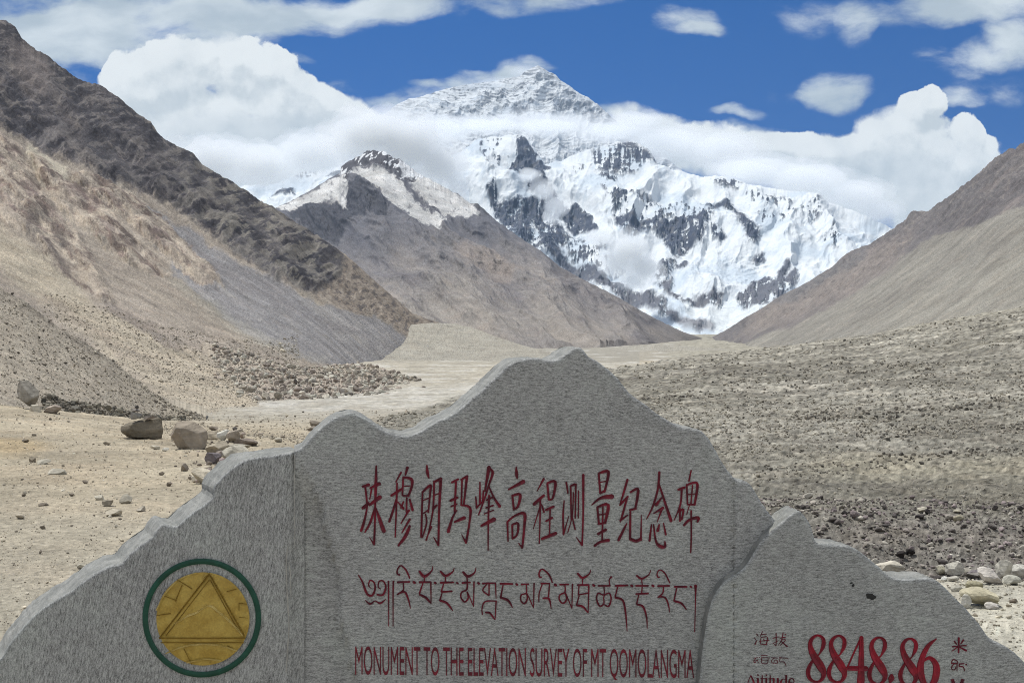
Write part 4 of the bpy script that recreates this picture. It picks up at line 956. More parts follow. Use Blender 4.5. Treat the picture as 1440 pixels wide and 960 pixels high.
def strip_mesh(polys, conv, D, hbase=.0012, relief=.30, sub=4, rmax=.0032):
    """brush strokes: each a channel with raised lips, (x, y, width) in traced units -> vertices and faces"""
    V = []; Fc = []
    sx, conv_w = conv[0], conv[2]
    for pl in polys:
        if len(pl) == 1: pl = [(pl[0][0]-pl[0][2]*.3, pl[0][1]-pl[0][2]*.2, pl[0][2]), (pl[0][0]+pl[0][2]*.3, pl[0][1]+pl[0][2]*.2, pl[0][2])]
        p = smooth_line([tuple(map(float, q)) for q in pl], sub) if len(pl) > 2 else densify([(float(a), float(b)) for a, b, w in pl], 8, closed=False)
        if len(pl) == 2:
            n = len(p); p = [(a, b, pl[0][2]+(pl[1][2]-pl[0][2])*i/max(1, n-1)) for i, (a, b) in enumerate(p)]
        q = arr(p); xy = np.stack([conv[1][0]+q[:, 0]*sx, conv[1][1]+q[:, 1]*sx], 1); w = np.maximum(q[:, 2]*sx*conv_w*1.15, .8)
        tg = np.gradient(xy, axis=0); tg /= np.linalg.norm(tg, axis=1)[:, None]+1e-6
        # a pointed cap at each end
        xy = np.concatenate([[xy[0]-tg[0]*w[0]*.35], xy, [xy[-1]+tg[-1]*w[-1]*.35]]); w = np.concatenate([[w[0]*.45], w, [w[-1]*.45]]); tg = np.concatenate([tg[:1], tg, tg[-1:]])
        nr = np.stack([tg[:, 1], -tg[:, 0]], 1)
        rim = np.minimum(rmax, w/F*D*relief)
        base = len(V); n = len(w)
        for i in range(n):
            for f, hh in ((-.5, 0.0), (-.40, 1.0), (0, .05), (.40, 1.0), (.5, 0.0)):
                V.append(P3(xy[i, 0]+nr[i, 0]*w[i]*f, xy[i, 1]+nr[i, 1]*w[i]*f, D, hbase+hh*rim[i]))
        for i in range(n-1):
            for k in range(4):
                a = base+i*5+k; Fc.append((a, a+1, a+6, a+5))
    V = arr(V)-np.array(ROOT); Fc = np.array(Fc, np.int32)
    a, b, c = V[Fc[:, 0]], V[Fc[:, 1]], V[Fc[:, 2]]
    fl = np.cross(b-a, c-a)[:, 1] > 0
    Fc[fl] = Fc[fl][:, ::-1]
    return V, Fc
def writing(polys, conv, D, mat, parent, label, **kw):
    V, Fc = strip_mesh(polys, conv, D, **kw)
    o = mesh_np('inscription', V, Fc, mat, parent=parent, smooth=False); o['label'] = label; return o
K = 1/5.054
cA = (K, (480, 640), 1.0); cB = (K, (740, 640), 1.0); cD = (K, (480, 770), 1.0); cE = (K, (740, 770), 1.0)
HAN_A = [
 [(248,72,10),(246,190,20),(241,350,13),(238,500,13),(233,632,15)],[(233,632,13),(200,580,4)],[(152,222,16),(196,208,22)],[(170,225,13),(182,330,13),(178,400,12),(155,495,18),(140,535,16)],[(150,372,16),(195,334,13)],[(150,380,8),(185,365,10)],
 [(205,232,13),(272,200,24)],[(215,240,12),(202,312,8)],[(200,352,17),(276,295,28)],[(240,360,9),(208,470,16),(168,545,10)],[(245,370,8),(275,460,22),(303,540,26)],
 [(425,120,13),(388,188,9)],[(355,285,16),(426,240,18)],[(396,195,12),(392,350,12),(383,580,9)],[(390,310,10),(365,400,15),(340,470,15)],[(402,330,8),(442,378,16)],[(470,85,20),(455,140,10)],[(440,152,12),(434,285,12)],[(440,155,14),(496,168,20),(502,215,18),(476,290,14)],[(445,218,8),(485,216,8)],[(440,286,12),(480,286,12)],[(465,300,12),(463,402,12)],[(442,328,10),(424,372,12)],[(485,310,12),(507,388,18)],[(482,388,14),(424,482,8)],[(487,452,15),(430,550,8)],[(487,500,15),(455,575,22),(405,640,14)],
 [(608,68,8),(611,118,20),(622,160,10)],[(577,260,12),(568,578,14)],[(575,262,14),(634,212,18),(632,260,14),(618,405,11)],[(582,320,8),(626,300,9)],[(582,412,8),(617,388,11)],[(598,415,9),(606,480,12),(577,582,8)],[(640,505,14),(600,602,6)],[(660,182,14),(650,400,12),(606,602,7)],[(660,188,14),(710,165,22)],[(707,168,20),(695,400,15),(690,635,14)],[(690,636,16),(655,578,5)],[(662,282,9),(700,268,9)],[(650,382,17),(680,352,13)],
 [(785,192,14),(832,168,14)],[(815,185,14),(805,400,14)],[(775,322,18),(826,298,15)],[(780,362,12),(822,345,10)],[(760,542,22),(790,442,14),(822,388,8)],[(850,172,12),(896,147,18)],[(893,150,18),(870,352,12)],[(858,172,12),(853,345,12)],[(850,352,12),(915,372,18),(910,480,14),(886,620,16)],[(886,620,14),(855,560,5)],[(805,472,14),(876,442,24)],
 [(985,190,9),(985,335,14)],[(955,292,9),(962,375,12)],[(960,372,13),(1002,330,10)],[(1010,250,11),(1003,335,9)],[(1050,82,24),(1020,255,11)],[(1050,92,14),(1076,122,18),(1052,200,13),(1010,330,12),(975,422,9)],[(1045,212,10),(1085,300,14),(1126,362,20)],[(1030,318,12),(1075,297,12)],[(1028,372,12),(1080,355,12)],[(1015,415,8),(1082,388,9)],[(995,500,16),(1088,452,28)],[(1050,285,15),(1045,450,12),(1043,672,8)],
 [(1243,80,8),(1245,130,22),(1250,165,9)],[(1188,242,11),(1296,185,27)],[(1215,282,14),(1226,386,14)],[(1215,287,14),(1270,277,20),(1256,360,16),(1226,382,14)],[(1180,470,14),(1185,610,9)],[(1180,472,14),(1230,430,14),(1300,412,22),(1301,500,17),(1286,655,14)],[(1286,656,14),(1258,620,5)],[(1215,495,14),(1216,592,12)],[(1215,492,14),(1256,482,16),(1250,560,14),(1218,590,13)]]
HAN_B = [
 [(125,165,16),(78,252,6)],[(55,347,22),(126,282,16)],[(100,300,14),(98,450,10),(93,625,9)],[(104,342,10),(50,522,6)],[(110,350,9),(126,402,14)],[(150,200,14),(160,312,14)],[(150,197,14),(206,187,20),(190,300,14),(160,314,13)],[(140,387,16),(196,362,16)],[(140,467,12),(186,442,14)],[(170,380,10),(165,570,10)],[(112,592,18),(212,552,22)],
 [(285,190,13),(296,268,10)],[(270,320,8),(262,420,12),(265,562,12)],[(265,562,10),(302,430,5)],[(316,217,12),(320,455,10)],[(316,216,12),(350,206,18),(352,230,12),(348,445,10)],[(335,262,8),(328,420,8),(295,548,6)],[(326,432,8),(347,525,12)],[(372,250,8),(370,445,8)],[(405,137,18),(405,400,12),(397,636,12)],[(397,636,15),(355,580,5)],
 [(515,127,14),(526,268,14)],[(515,127,14),(576,112,22),(582,150,18),(556,260,14)],[(528,190,8),(570,182,8)],[(526,268,14),(560,250,14)],[(465,352,8),(530,302,20),(611,292,32)],[(505,367,14),(516,482,14)],[(505,367,14),(582,352,22),(560,480,16)],[(516,422,9),(570,412,9)],[(512,487,14),(565,477,14)],[(545,365,11),(540,600,12)],[(510,558,18),(567,527,18)],[(485,642,16),(530,612,18),(586,602,22)],
 [(720,170,15),(690,272,14),(666,348,8)],[(666,352,14),(722,292,14)],[(716,305,13),(690,400,14),(668,472,9)],[(668,462,15),(722,422,9)],[(715,482,9),(690,532,16),(655,602,17)],[(740,262,14),(792,237,18),(790,300,18),(776,370,15)],[(735,388,15),(780,377,14)],[(740,400,13),(738,592,16)],[(738,592,20),(780,607,20),(815,592,20)],[(815,602,14),(818,420,5)],
 [(946,118,16),(935,240,14),(900,360,13),(855,452,6)],[(940,190,10),(985,330,16),(1030,466,20)],[(962,300,10),(922,352,22)],[(905,412,8),(972,372,20)],[(966,378,14),(930,472,6)],[(890,490,9),(876,606,16)],[(905,490,9),(920,602,14),(946,642,22),(985,647,20),(985,608,7)],[(945,490,10),(934,535,20)],[(975,480,8),(992,562,14)],
 [(1080,243,15),(1126,227,16)],[(1105,242,14),(1095,350,12),(1050,462,6)],[(1092,372,12),(1092,466,13)],[(1085,402,13),(1117,382,14),(1105,455,13)],[(1172,105,9),(1156,182,12)],[(1140,207,12),(1146,345,12)],[(1140,212,13),(1176,197,14),(1217,207,18),(1196,352,14)],[(1152,277,8),(1202,272,8)],[(1182,212,10),(1170,345,10)],[(1146,348,12),(1196,348,14)],[(1160,352,7),(1140,420,6)],[(1120,497,15),(1160,457,18),(1222,442,22),(1216,472,13)],[(1172,392,12),(1173,550,11),(1169,690,9)]]
TIB_A = [
 [(120,190,6),(150,240,12),(183,325,16),(220,335,14),(240,290,12),(233,245,10),(205,230,10),(194,265,8),(212,285,6)],[(255,330,12),(295,332,14),(316,280,12),(300,236,10),(270,236,10),(262,275,8),(280,290,6)],[(170,370,5),(205,397,14),(240,375,6),(276,392,14),(315,363,5)],[(335,235,12),(336,330,9),(337,555,5)],[(370,235,12),(368,330,9),(368,555,5)],
 [(486,215,9),(462,160,12),(425,125,10),(400,150,10),(398,182,12),(415,190,12)],[(400,243,14),(486,240,12)],[(440,246,8),(440,298,10),(398,330,12)],[(402,326,8),(450,312,14),(475,360,12),(492,428,5)],[(518,244,17)],
 [(555,165,14),(590,202,20),(640,165,10),(650,130,5)],[(590,202,8),(590,238,8)],[(555,243,14),(637,241,12)],[(580,250,8),(555,322,12)],[(556,330,13),(600,352,16),(635,390,10)],[(636,242,10),(638,397,6)],[(668,248,15)],
 [(705,165,13),(740,197,18),(790,170,10),(802,140,5)],[(740,200,8),(740,238,8)],[(705,246,14),(796,243,12)],[(727,255,8),(710,310,10)],[(714,312,12),(786,306,12)],[(716,318,8),(700,372,12)],[(702,373,14),(745,387,16),(775,420,12),(792,445,5)],[(825,248,13)],
 [(865,170,15),(900,202,18),(946,175,10),(957,140,5)],[(860,248,14),(917,244,10)],[(893,202,9),(893,290,12),(856,312,10),(850,350,10),(876,382,12),(902,355,10),(895,310,8),(940,415,6)],[(943,240,10),(940,415,6)],[(975,250,15)],
 [(1005,251,12),(1097,248,10)],[(1036,255,8),(1005,300,10),(1050,336,10)],[(1050,255,9),(1050,336,8)],[(1096,250,10),(1100,358,5)],[(1102,376,8),(1022,380,10),(1000,430,8),(1003,472,8)],[(1026,457,12),(1056,462,14),(1090,506,8)],[(1100,376,10),(1093,508,6)],
 [(1130,253,14),(1217,255,12)],[(1150,260,8),(1132,352,12)],[(1132,352,14),(1186,372,16),(1216,422,6)],[(1247,258,15)],
 [(1280,258,12),(1332,256,10)],[(1315,260,8),(1315,318,10),(1280,332,10),(1275,370,10),(1300,394,12),(1322,360,10),(1316,316,8),(1366,425,6)],[(1370,250,10),(1366,425,6)]]
TIB_B = [
 [(186,246,9),(162,190,12),(115,150,10),(92,175,10),(95,205,12),(110,206,9)],[(105,251,12),(167,252,10)],[(115,255,8),(92,320,8),(90,382,7)],[(166,255,8),(158,345,10)],[(120,357,12),(162,362,14),(178,432,5)],[(207,262,17)],
 [(240,259,12),(302,258,10)],[(275,262,8),(275,312,10),(240,332,10),(235,365,10),(260,392,12),(287,365,10),(278,316,8),(325,430,6)],[(328,255,10),(325,430,6)],
 [(365,180,13),(400,212,16),(446,185,10),(458,155,5)],[(400,215,7),(400,252,7)],[(365,263,14),(446,262,12)],[(375,270,8),(370,330,9)],[(372,332,9),(436,320,9)],[(376,338,8),(358,402,10)],[(360,406,14),(402,416,14),(440,460,8)],[(445,262,10),(440,460,6)],[(480,265,16)],
 [(512,268,12),(597,268,10)],[(594,265,8),(590,226,8),(606,205,14)],[(552,270,8),(552,332,8),(512,320,10),(500,362,10),(522,412,12),(552,392,9),(552,342,8),(590,320,10),(603,362,10),(586,412,12),(556,402,8)],
 [(635,268,14),(722,265,12)],[(650,275,8),(632,345,10)],[(634,352,14),(686,372,14),(706,460,12),(717,590,5)],[(750,268,16)],
 [(785,195,12),(820,217,14),(870,190,8),(885,155,5)],[(820,220,7),(825,265,7)],[(780,268,12),(867,268,12)],[(825,270,8),(820,322,8)],[(780,326,12),(867,322,12)],[(800,332,8),(785,395,10)],[(787,400,13),(830,416,14),(855,490,10),(860,570,5)],[(900,268,16)],
 [(1020,246,8),(986,180,10),(950,155,8),(930,180,8),(935,205,10),(948,206,7)],[(935,270,12),(1017,268,12)],[(975,275,8),(970,320,10),(936,350,10)],[(942,346,9),(986,352,12),(1010,400,10),(1018,455,5)],
 [(1055,275,14),(1142,275,12)],[(1070,280,8),(1050,375,10)],[(1052,376,14),(1102,392,14),(1137,435,8)],[(1170,275,13)],[(1203,266,20),(1203,350,8),(1197,595,6)]]
va, fa = strip_mesh(HAN_A, cA, D0); vb, fb = strip_mesh(HAN_B, cB, D0)
o = mesh_np('inscription', np.concatenate([va, vb]), np.concatenate([fa, fb+len(va)]), M_RED, parent=blk_main, smooth=False); o['label'] = 'top line of tall red brush-style Chinese characters'
va, fa = strip_mesh(TIB_A, cD, D0); vb, fb = strip_mesh(TIB_B, cE, D0)
o = mesh_np('inscription', np.concatenate([va, vb]), np.concatenate([fa, fb+len(va)]), M_RED, parent=blk_main, smooth=False); o['label'] = 'middle line of red Tibetan script with long tails'
def text_line(body, x0, y0, x1, y1, slope, D, mat, parent, label):
    cu = bpy.data.curves.new('t', 'FONT'); cu.body = body; cu.size = 1; cu.space_character = .97; cu.resolution_u = 4
    ob = bpy.data.objects.new('t', cu); COL.objects.link(ob)
    dg = bpy.context.evaluated_depsgraph_get(); me = ob.evaluated_get(dg).to_mesh()
    v = np.zeros(len(me.vertices)*3, np.float32); me.vertices.foreach_get('co', v); v = v.reshape(-1, 3)
    me.calc_loop_triangles(); f = np.zeros(len(me.loop_triangles)*3, np.int32); me.loop_triangles.foreach_get('vertices', f); f = f.reshape(-1, 3)
    ob.evaluated_get(dg).to_mesh_clear(); bpy.data.objects.remove(ob); bpy.data.curves.remove(cu)
    u = (v[:, 0]-v[:, 0].min())/(v[:, 0].max()-v[:, 0].min()); q = np.clip(v[:, 1]/np.percentile(v[:, 1], 97), -.1, 1.1)
    x = x0+(x1-x0)*u; y = y1-(y1-y0)*q+slope*u
    X, Y, Z = P3(x, y, D, .0022)
    V = np.stack([X, Y+0*X, Z], 1)-np.array(ROOT)
    a, b, c = V[f[:, 0]], V[f[:, 1]], V[f[:, 2]]
    fl = np.cross(b-a, c-a)[:, 1] > 0; f[fl] = f[fl][:, ::-1]
    o = mesh_np('inscription', V, f, mat, parent=parent, smooth=False); o['label'] = label; return o
text_line('MONUMENT TO THE ELEVATION SURVEY OF MT QOMOLANGMA', 499.5, 908, 976, 947.5, 5, D0, M_RED, blk_main, 'bottom line of narrow red English capitals')
# figures 8848.86 and the small words beside them
EIGHT = [(1190,530,16),(1238,430,46),(1236,340,42),(1170,296,26),(1098,335,40),(1072,420,52),(1112,540,78),(1200,680,92),(1244,780,60),(1210,862,36),(1145,884,28),(1070,845,42),(1046,745,50),(1098,625,32),(1190,530,16)]
G = 1/9.0
def eight(cx, top, s=1.0):
    return [[((x-1145)*G*s+cx, (y-290)*G+top, w*G) for x, y, w in EIGHT]]
cP = (1.0, (0, 0), 1.0); H = 1/5.143
def hz(l): return [[(1160+x*H, 790+y*H, w*H) for x, y, w in s] for s in l]
def gz(l): return [[(1020+x*G, 860+y*G, w*G) for x, y, w in s] for s in l]
nums = eight(1147.3, 892)+eight(1176.6, 892.5)+eight(1233.5, 895)+eight(1277, 896.5)
nums += hz([[(262,545,14),(215,640,12),(166,752,12)],[(163,765,30),(300,768,34)],[(264,542,26),(262,700,36),(258,880,48),(240,905,20)],[(482,815,22),(480,838,40),(470,865,18)],
   [(806,553,8),(745,605,28),(700,700,38),(690,790,48),(715,870,36),(745,890,24)],[(703,722,12),(755,690,24),(800,735,40),(806,800,46),(785,870,40),(745,892,20)]])
writing(nums, cP, DR_, M_RED2, blk_right, 'large red elevation figures', rmax=.0045)
HAI = [[(395,275,13),(417,302,10)],[(370,325,10),(382,348,8)],[(375,405,16),(402,350,6)],[(470,245,10),(438,312,8)],[(455,287,10),(522,275,8)],[(452,320,8),(440,400,9)],[(450,322,8),(532,315,10),(516,415,11)],[(430,366,8),(556,355,8)],[(440,402,9),(512,410,10)],[(480,335,8),(492,352,8)],
  [(600,330,10),(682,310,8)],[(642,265,12),(642,420,10),(620,400,6)],[(600,397,8),(672,360,6)],[(690,330,10),(762,315,10)],[(730,260,13),(716,340,10),(670,420,6)],[(710,352,8),(762,350,10),(690,425,6)],[(702,362,8),(782,435,18)],[(760,282,12)]]
MTH = [[(360,580,8),(412,575,8)],[(386,580,6),(360,622,10),(376,638,8),(402,602,6),(416,642,6)],[(430,572,9)],[(452,546,7),(532,546,7)],[(455,575,8),(542,575,8)],[(460,580,8),(460,642,8),(530,646,8),(542,575,8)],[(465,606,6),(535,606,6)],[(560,580,9)],[(580,575,8),(662,580,8)],[(622,580,6),(590,602,7),(585,630,8),(610,646,8),(622,612,6),(650,606,8),(662,640,8),(626,646,8)],[(680,575,10),(772,580,10)],[(692,585,8),(690,626,8),(742,630,10),(770,682,7)],[(790,588,11)]]
ALT = [[(322,800,8),(300,850,9),(272,930,9)],[(322,800,14),(350,862,20),(385,950,20)],[(292,898,8),(365,898,8)],[(412,795,17)],[(412,838,22),(412,950,22)],[(392,838,8),(420,836,8)],[(466,800,12),(466,940,22),(490,950,10)],[(445,838,8),(494,838,8)],[(518,795,17)],[(518,838,22),(518,950,22)],[(500,838,8),(524,836,8)],[(568,800,12),(568,940,22),(592,950,10)],[(548,838,8),(596,838,8)],
  [(612,838,22),(614,930,20),(640,952,12),(662,935,10)],[(664,838,22),(666,955,20)],[(722,845,14),(702,885,22),(708,935,20),(740,950,12)],[(770,798,20),(770,955,22)],[(752,800,8),(772,800,8)],[(722,845,10),(762,850,8)],[(815,890,10),(866,890,9),(862,850,14),(838,838,10),(812,858,20),(808,915,22),(835,950,16),(868,935,8)]]
MI = [[(922,609,10),(1022,601,8)],[(968,545,13),(967,600,12),(966,652,11)],[(935,570,11),(952,592,8)],[(1002,560,12),(982,590,8)],[(960,612,8),(918,642,5)],[(972,612,8),(1022,638,14)],
  [(914,722,7),(926,704,7),(948,708,7),(962,722,6)],[(914,730,8),(958,728,8)],[(936,732,6),(918,752,7),(918,772,7),(938,776,7),(946,755,6)],[(955,730,8),(955,785,6)],[(968,735,8),(1006,732,8)],[(974,738,7),(970,752,8),(1000,756,8),(1010,785,6)],[(1022,738,10)],
  [(925,850,20),(925,950,16)],[(925,852,14),(957,925,20)],[(992,852,14),(960,925,10)],[(992,850,20),(992,950,22)],[(910,850,8),(932,850,8)],[(985,850,8),(1008,850,8)],[(910,952,8),(940,952,8)],[(975,952,8),(1008,952,8)]]
writing(gz(HAI), cP, DR_, M_RED, blk_right, 'small red Chinese word left of the figures')
writing(gz(MTH), cP, DR_, M_RED, blk_right, 'small red Tibetan word left of the figures')
writing(gz(ALT), cP, DR_, M_RED, blk_right, 'small dark red English word at the bottom left of the figures')
writing(hz(MI), cP, DR_, M_RED, blk_right, 'small red unit characters right of the figures')
# emblem on the left wing
def disc_px(name, cx, cy, r, D, h0, dome, mat, parent, n=96, rings=10, r0=0.0):
    V = []; Fc = []
    for j in range(rings+1):
        rr = r0+(r-r0)*j/rings
        for i in range(n):
            a = 2*PI*i/n
            rx = rr
            if r0 == 0: rx = min(rr, 999)
            k = j/rings
            hh = h0+dome*(1-k**4) if r0 == 0 else h0+dome*math.sin(PI*k)
            V.append(P3(cx+rr*math.cos(a), cy+rr*math.sin(a), D, hh))
    for j in range(rings):
        for i in range(n):
            a = j*n+i; b = j*n+(i+1) % n; Fc.append((a, b, b+n, a+n))
    V = arr(V)-np.array(ROOT); Fc = np.array(Fc, np.int32)
    a, b, c = V[Fc[:, 0]], V[Fc[:, 1]], V[Fc[:, 2]+0]
    d = V[Fc[:, 3]]
    fl = np.cross(c-a, d-b)[:, 1] > 0
    Fc[fl] = Fc[fl][:, ::-1]
    return mesh_np(name, V, Fc, mat, parent=parent)
emb = empty('emblem', (0, 0, 0)); emb.parent = monument
emb['label'] = 'round gold survey emblem in a green ring'
disc_px('ring', 283.8, 868.3, 83.5, D0, .0005, .0035, M_GREEN, emb, rings=6, r0=75.6)
disc_px('disc', 285.5, 869.5, 65.5, D0, .001, .007, M_GOLD, emb)
def z3(l): return [[(x/3, 640+y/3, w/3) for x, y, w in s] for s in l]
M_GDARK = paintmat('grimy_gold_groove', (.30, .19, .030), (.22, .14, .023)); M_GPALE = paintmat('pale_gold_line', (.62, .50, .20), (.45, .33, .09))  # darker gold for triangle and bars, paler gold for mountain line and arcs
dark_lines = z3([[(885,498,6.1),(675,768,5.4)],[(885,498,6.1),(1032,758,5.4)],[(885,522,2.7),(702,758,2.7)],[(888,522,2.7),(1012,745,2.7)],[(676,768,4.8),(1036,768,4.8)],[(682,787,4.1),(1030,787,4.1)],
  [(750,522,3.4),(812,560,3.4)],[(770,545,3.4),(742,612,3.4)],[(695,590,3.4),(747,610,3.4)],[(665,672,3.4),(722,664,3.4)],[(960,572,3.4),(1002,560,3.4)],[(1010,620,3.4),(1042,625,3.4)],[(1010,622,2.7),(1010,652,2.7)],[(1012,680,2.7),(1046,683,2.7)],[(778,812,2.7),(812,880,2.7)],[(962,800,3.4),(985,812,3.4)]])
pale_lines = z3([[(740,708,5),(790,676,7),(832,660,7),(882,630,8),(922,655,7),(962,688,7),(1000,725,6),(1026,757,5)],[(702,832,4),(780,802,6),(862,793,6),(942,801,6),(1002,822,4)],[(790,872,4),(862,856,5),(932,862,4)],[(860,512,4),(880,496,4),(905,512,4)],[(662,650,4),(700,580,4),(760,520,4),(830,493,4)]])
for nm, ll, mm in (('emblem_groove', dark_lines, M_GDARK), ('emblem_relief', pale_lines, M_GPALE)):
    V, Fc = strip_mesh(ll, cP, D0, hbase=.0082, relief=.55, rmax=.003)
    mesh_np(nm, V, Fc, mm, parent=emb, smooth=False)
M_CHIP = paintmat('pale_chipped_stone', (.46, .45, .41), (.33, .325, .30), .8)
V, Fc = strip_mesh([[(404,768,1.0),(402.5,790,1.8),(403,822,1.4),(404.5,850,2.0),(406,880,1.6),(404,915,1.8),(402,945,1.2)],[(414.5,640,1.2),(413.5,680,1.0),(414,730,1.2),(413.5,770,.8)],[(405,790,1.0),(408,805,1.4),(409,840,1.0)]], cP, D0, hbase=-.0045, relief=.3)
mesh_np('chipped_line', V, Fc, M_CHIP, parent=blk_left, smooth=False)
def pit(cx, cy, r, k):  # flat disc on the face, the hole's darkness put into its colour
    n = 24; V = [P3(cx, cy, DR_, .0025)]
    for i in range(n):
        a = 2*PI*i/n; rr = r*(1+.22*math.sin(2*a+k)+.12*math.sin(5*a+2*k))
        V.append(P3(cx+rr*1.15*math.cos(a), cy+rr*.9*math.sin(a), DR_, .0022))
    Fc = np.array([(0, 1+(i+1) % n, 1+i) for i in range(n)], np.int32); V = arr(V)-np.array(ROOT)
    a, b, c = V[Fc[:, 0]], V[Fc[:, 1]], V[Fc[:, 2]]; fl = np.cross(b-a, c-a)[:, 1] > 0; Fc[fl] = Fc[fl][:, ::-1]
    mesh_np('dark_pit', V, Fc, M_DARK, parent=blk_right)
pit(1224.5, 838, 5.4, .6); pit(1197, 819, 1.5, 2); pit(1199.5, 822.5, 1.9, 4)
# ------------------------------------------------------------------ boulders, stones and gravel
def rock_mat(name, bump=.6):
    m = bpy.data.materials.new(name); m.use_nodes = True; nb = NB(m.node_tree)
    b = nb.n['Principled BSDF']; b.inputs['Roughness'].default_value = .92; b.inputs['Specular IOR Level'].default_value = .15
    at = nb.new('ShaderNodeAttribute', attribute_name='tint').outputs['Color']
    pos = nb.new('ShaderNodeNewGeometry').outputs['Position']
    n = nb.noise(pos, 2.2, 9, .66); n2 = nb.noise(nb.mapping(pos, rot=(.5, .3, .2), scale=(1, 1, 4)), 3.0, 7, .65)
    c = nb.vm('SCALE', at, scale=nb.m('ADD', nb.mr(n, .25, .75, .55, 1.42), nb.mr(n2, .3, .7, -.18, .18)))
    nb.put(b.inputs['Base Color'], c); nb.put(b.inputs['Normal'], nb.bump(nb.m('ADD', n, nb.m('MULTIPLY', n2, .6)), bump, .12)); return m
M_ROCK = rock_mat('weathered_boulder'); M_STONE = rock_mat('loose_stone', .35)
def ico(sub):
    bm = bmesh.new(); bmesh.ops.create_icosphere(bm, subdivisions=sub, radius=1.0)
    v = np.array([x.co[:] for x in bm.verts]); f = np.array([[y.index for y in x.verts] for x in bm.faces], np.int32); bm.free(); return v, f
ICO = {k: ico(k) for k in (1, 2, 3, 5)}
def rock_shape(sub, rng, planes=15, cut=(.40, .80), rough=.06):
    """a lump cut by random planes, roughened"""
    v, f = ICO[sub]; v = v.copy()
    for _ in range(planes):
        n = rng.normal(size=3); n /= np.linalg.norm(n); d = rng.uniform(*cut)
        s = v@n; over = np.maximum(s-d, 0); v -= over[:, None]*n
    if rough:
        a = fbm(v[:, 0]*2+v[:, 2], v[:, 1]*2-v[:, 2]*.7, 5, .58, seed=int(rng.integers(50)))
        v *= (1+rough*2.2*a)[:, None]
    return v, f
def ground_hit(px, py, lo=5.5, hi=900):
    D = np.exp(np.linspace(math.log(lo), math.log(hi), 2500)); z = ground_z(np.full(D.shape, float(px)), D)
    y = CY-z/D*F
    k = np.argmax(y <= py)
    return D[k], z[k]
_cnt = [0]
def boulder(px, py, w, h, rgb, name, label, cat, group=None, seed=0, tilt=0.0, D=None, base=None, depth=.8, flat=None, cut=(.42, .82), embed=.12):
    """px, py: middle of its foot in the picture; w, h: its size there"""
    rng = np.random.default_rng(seed+1000)
    if D is None: Dh, zh = ground_hit(px, py)
    else: Dh = D; zh = base if base is not None else float(ground_z(np.array([px]), np.array([D]))[0])
    s = Dh/F
    v, f = rock_shape(5 if w > 14 else 3, rng, cut=cut)
    v = v/np.array([np.ptp(v[:, 0])/2, np.ptp(v[:, 1])/2, np.ptp(v[:, 2])/2]); v -= (v.max(0)+v.min(0))/2
    W, H = w*s/2, h*s/2
    v = v*np.array([W, W*depth, H*(1+embed)])
    c, sn = math.cos(tilt), math.sin(tilt)
    v = np.stack([v[:, 0]*c-v[:, 2]*sn, v[:, 1], v[:, 0]*sn+v[:, 2]*c], 1)
    v[:, 2] -= v[:, 2].min()
    z0 = zh-H*2*embed
    col = np.tile(np.array(rgb, np.float32), (len(v), 1))
    col *= (1+.25*fbm(v[:, 0]/W*1.5+seed, v[:, 2]/W*1.5+v[:, 1]/W, 4, .6, seed=seed % 40))[:, None]
    o = mesh_np(name, v, f, M_ROCK, col, smooth=w > 14)
    if w > 14:
        o.data.polygons.foreach_set('use_smooth', np.ones(len(f), bool))
    o.location = ((px-CX)/F*Dh, Dh+W*depth*.5, z0)
    tag(o, label, cat, group); return o, Dh, zh+2*H*(1-embed*.2)
TAN = (.34, .295, .225); PALE = (.46, .425, .345); BRN = (.20, .17, .135); GRY = (.27, .255, .225); WHT = (.56, .535, .46); OLV = (.36, .33, .225); PUR = (.20, .175, .18)
boulder(38, 563, 36, 33, (.27,.25,.215), 'boulder', 'upright grey boulder at the foot of the near scree slope, far left', 'boulder', seed=3, depth=.8, D=44, base=-1.88)
boulder(49, 579, 20, 10, PALE, 'boulder', 'small pale boulder touching a low brown one, below the upright grey boulder', 'boulder', seed=4)
boulder(72, 581, 27, 12, (.31,.265,.22), 'boulder', 'low brown boulder right of the small pale one below the upright grey boulder', 'boulder', seed=5)
o, Db, zt = boulder(198, 617, 60, 29, (.19,.165,.125), 'boulder', 'wide dark brown boulder carrying a little stack of stones', 'boulder', seed=6, depth=.75, cut=(.5,.85))
_, _, z1 = boulder(191, 590, 17, 11, GRY, 'cairn_stone', 'flat grey stone lying on the dark brown boulder, bottom of the little stack', 'stone', 'stones stacked on the dark boulder', seed=7, D=Db, base=zt-.02, embed=0)
_, _, z2 = boulder(191, 583, 12, 5, (.2,.18,.16), 'cairn_stone', 'thin dark stone in the middle of the stack on the dark brown boulder', 'stone', 'stones stacked on the dark boulder', seed=8, D=Db, base=z1-.01, embed=0)
boulder(192, 577, 6, 6, (.08,.075,.07), 'cairn_stone', 'tiny blackish stone topping the stack on the dark brown boulder', 'stone', 'stones stacked on the dark boulder', seed=9, D=Db, base=z2-.01, embed=0)
boulder(209, 590, 16, 7, (.24,.21,.18), 'cairn_stone', 'brown stone on the right shoulder of the dark brown boulder', 'stone', 'stones stacked on the dark boulder', seed=10, D=Db, base=zt-.03, embed=0)
boulder(263, 631, 50, 38, (.275,.235,.185), 'boulder', 'big tan angular boulder right of the dark one with the stone stack', 'boulder', seed=12, depth=.9, cut=(.45,.8))
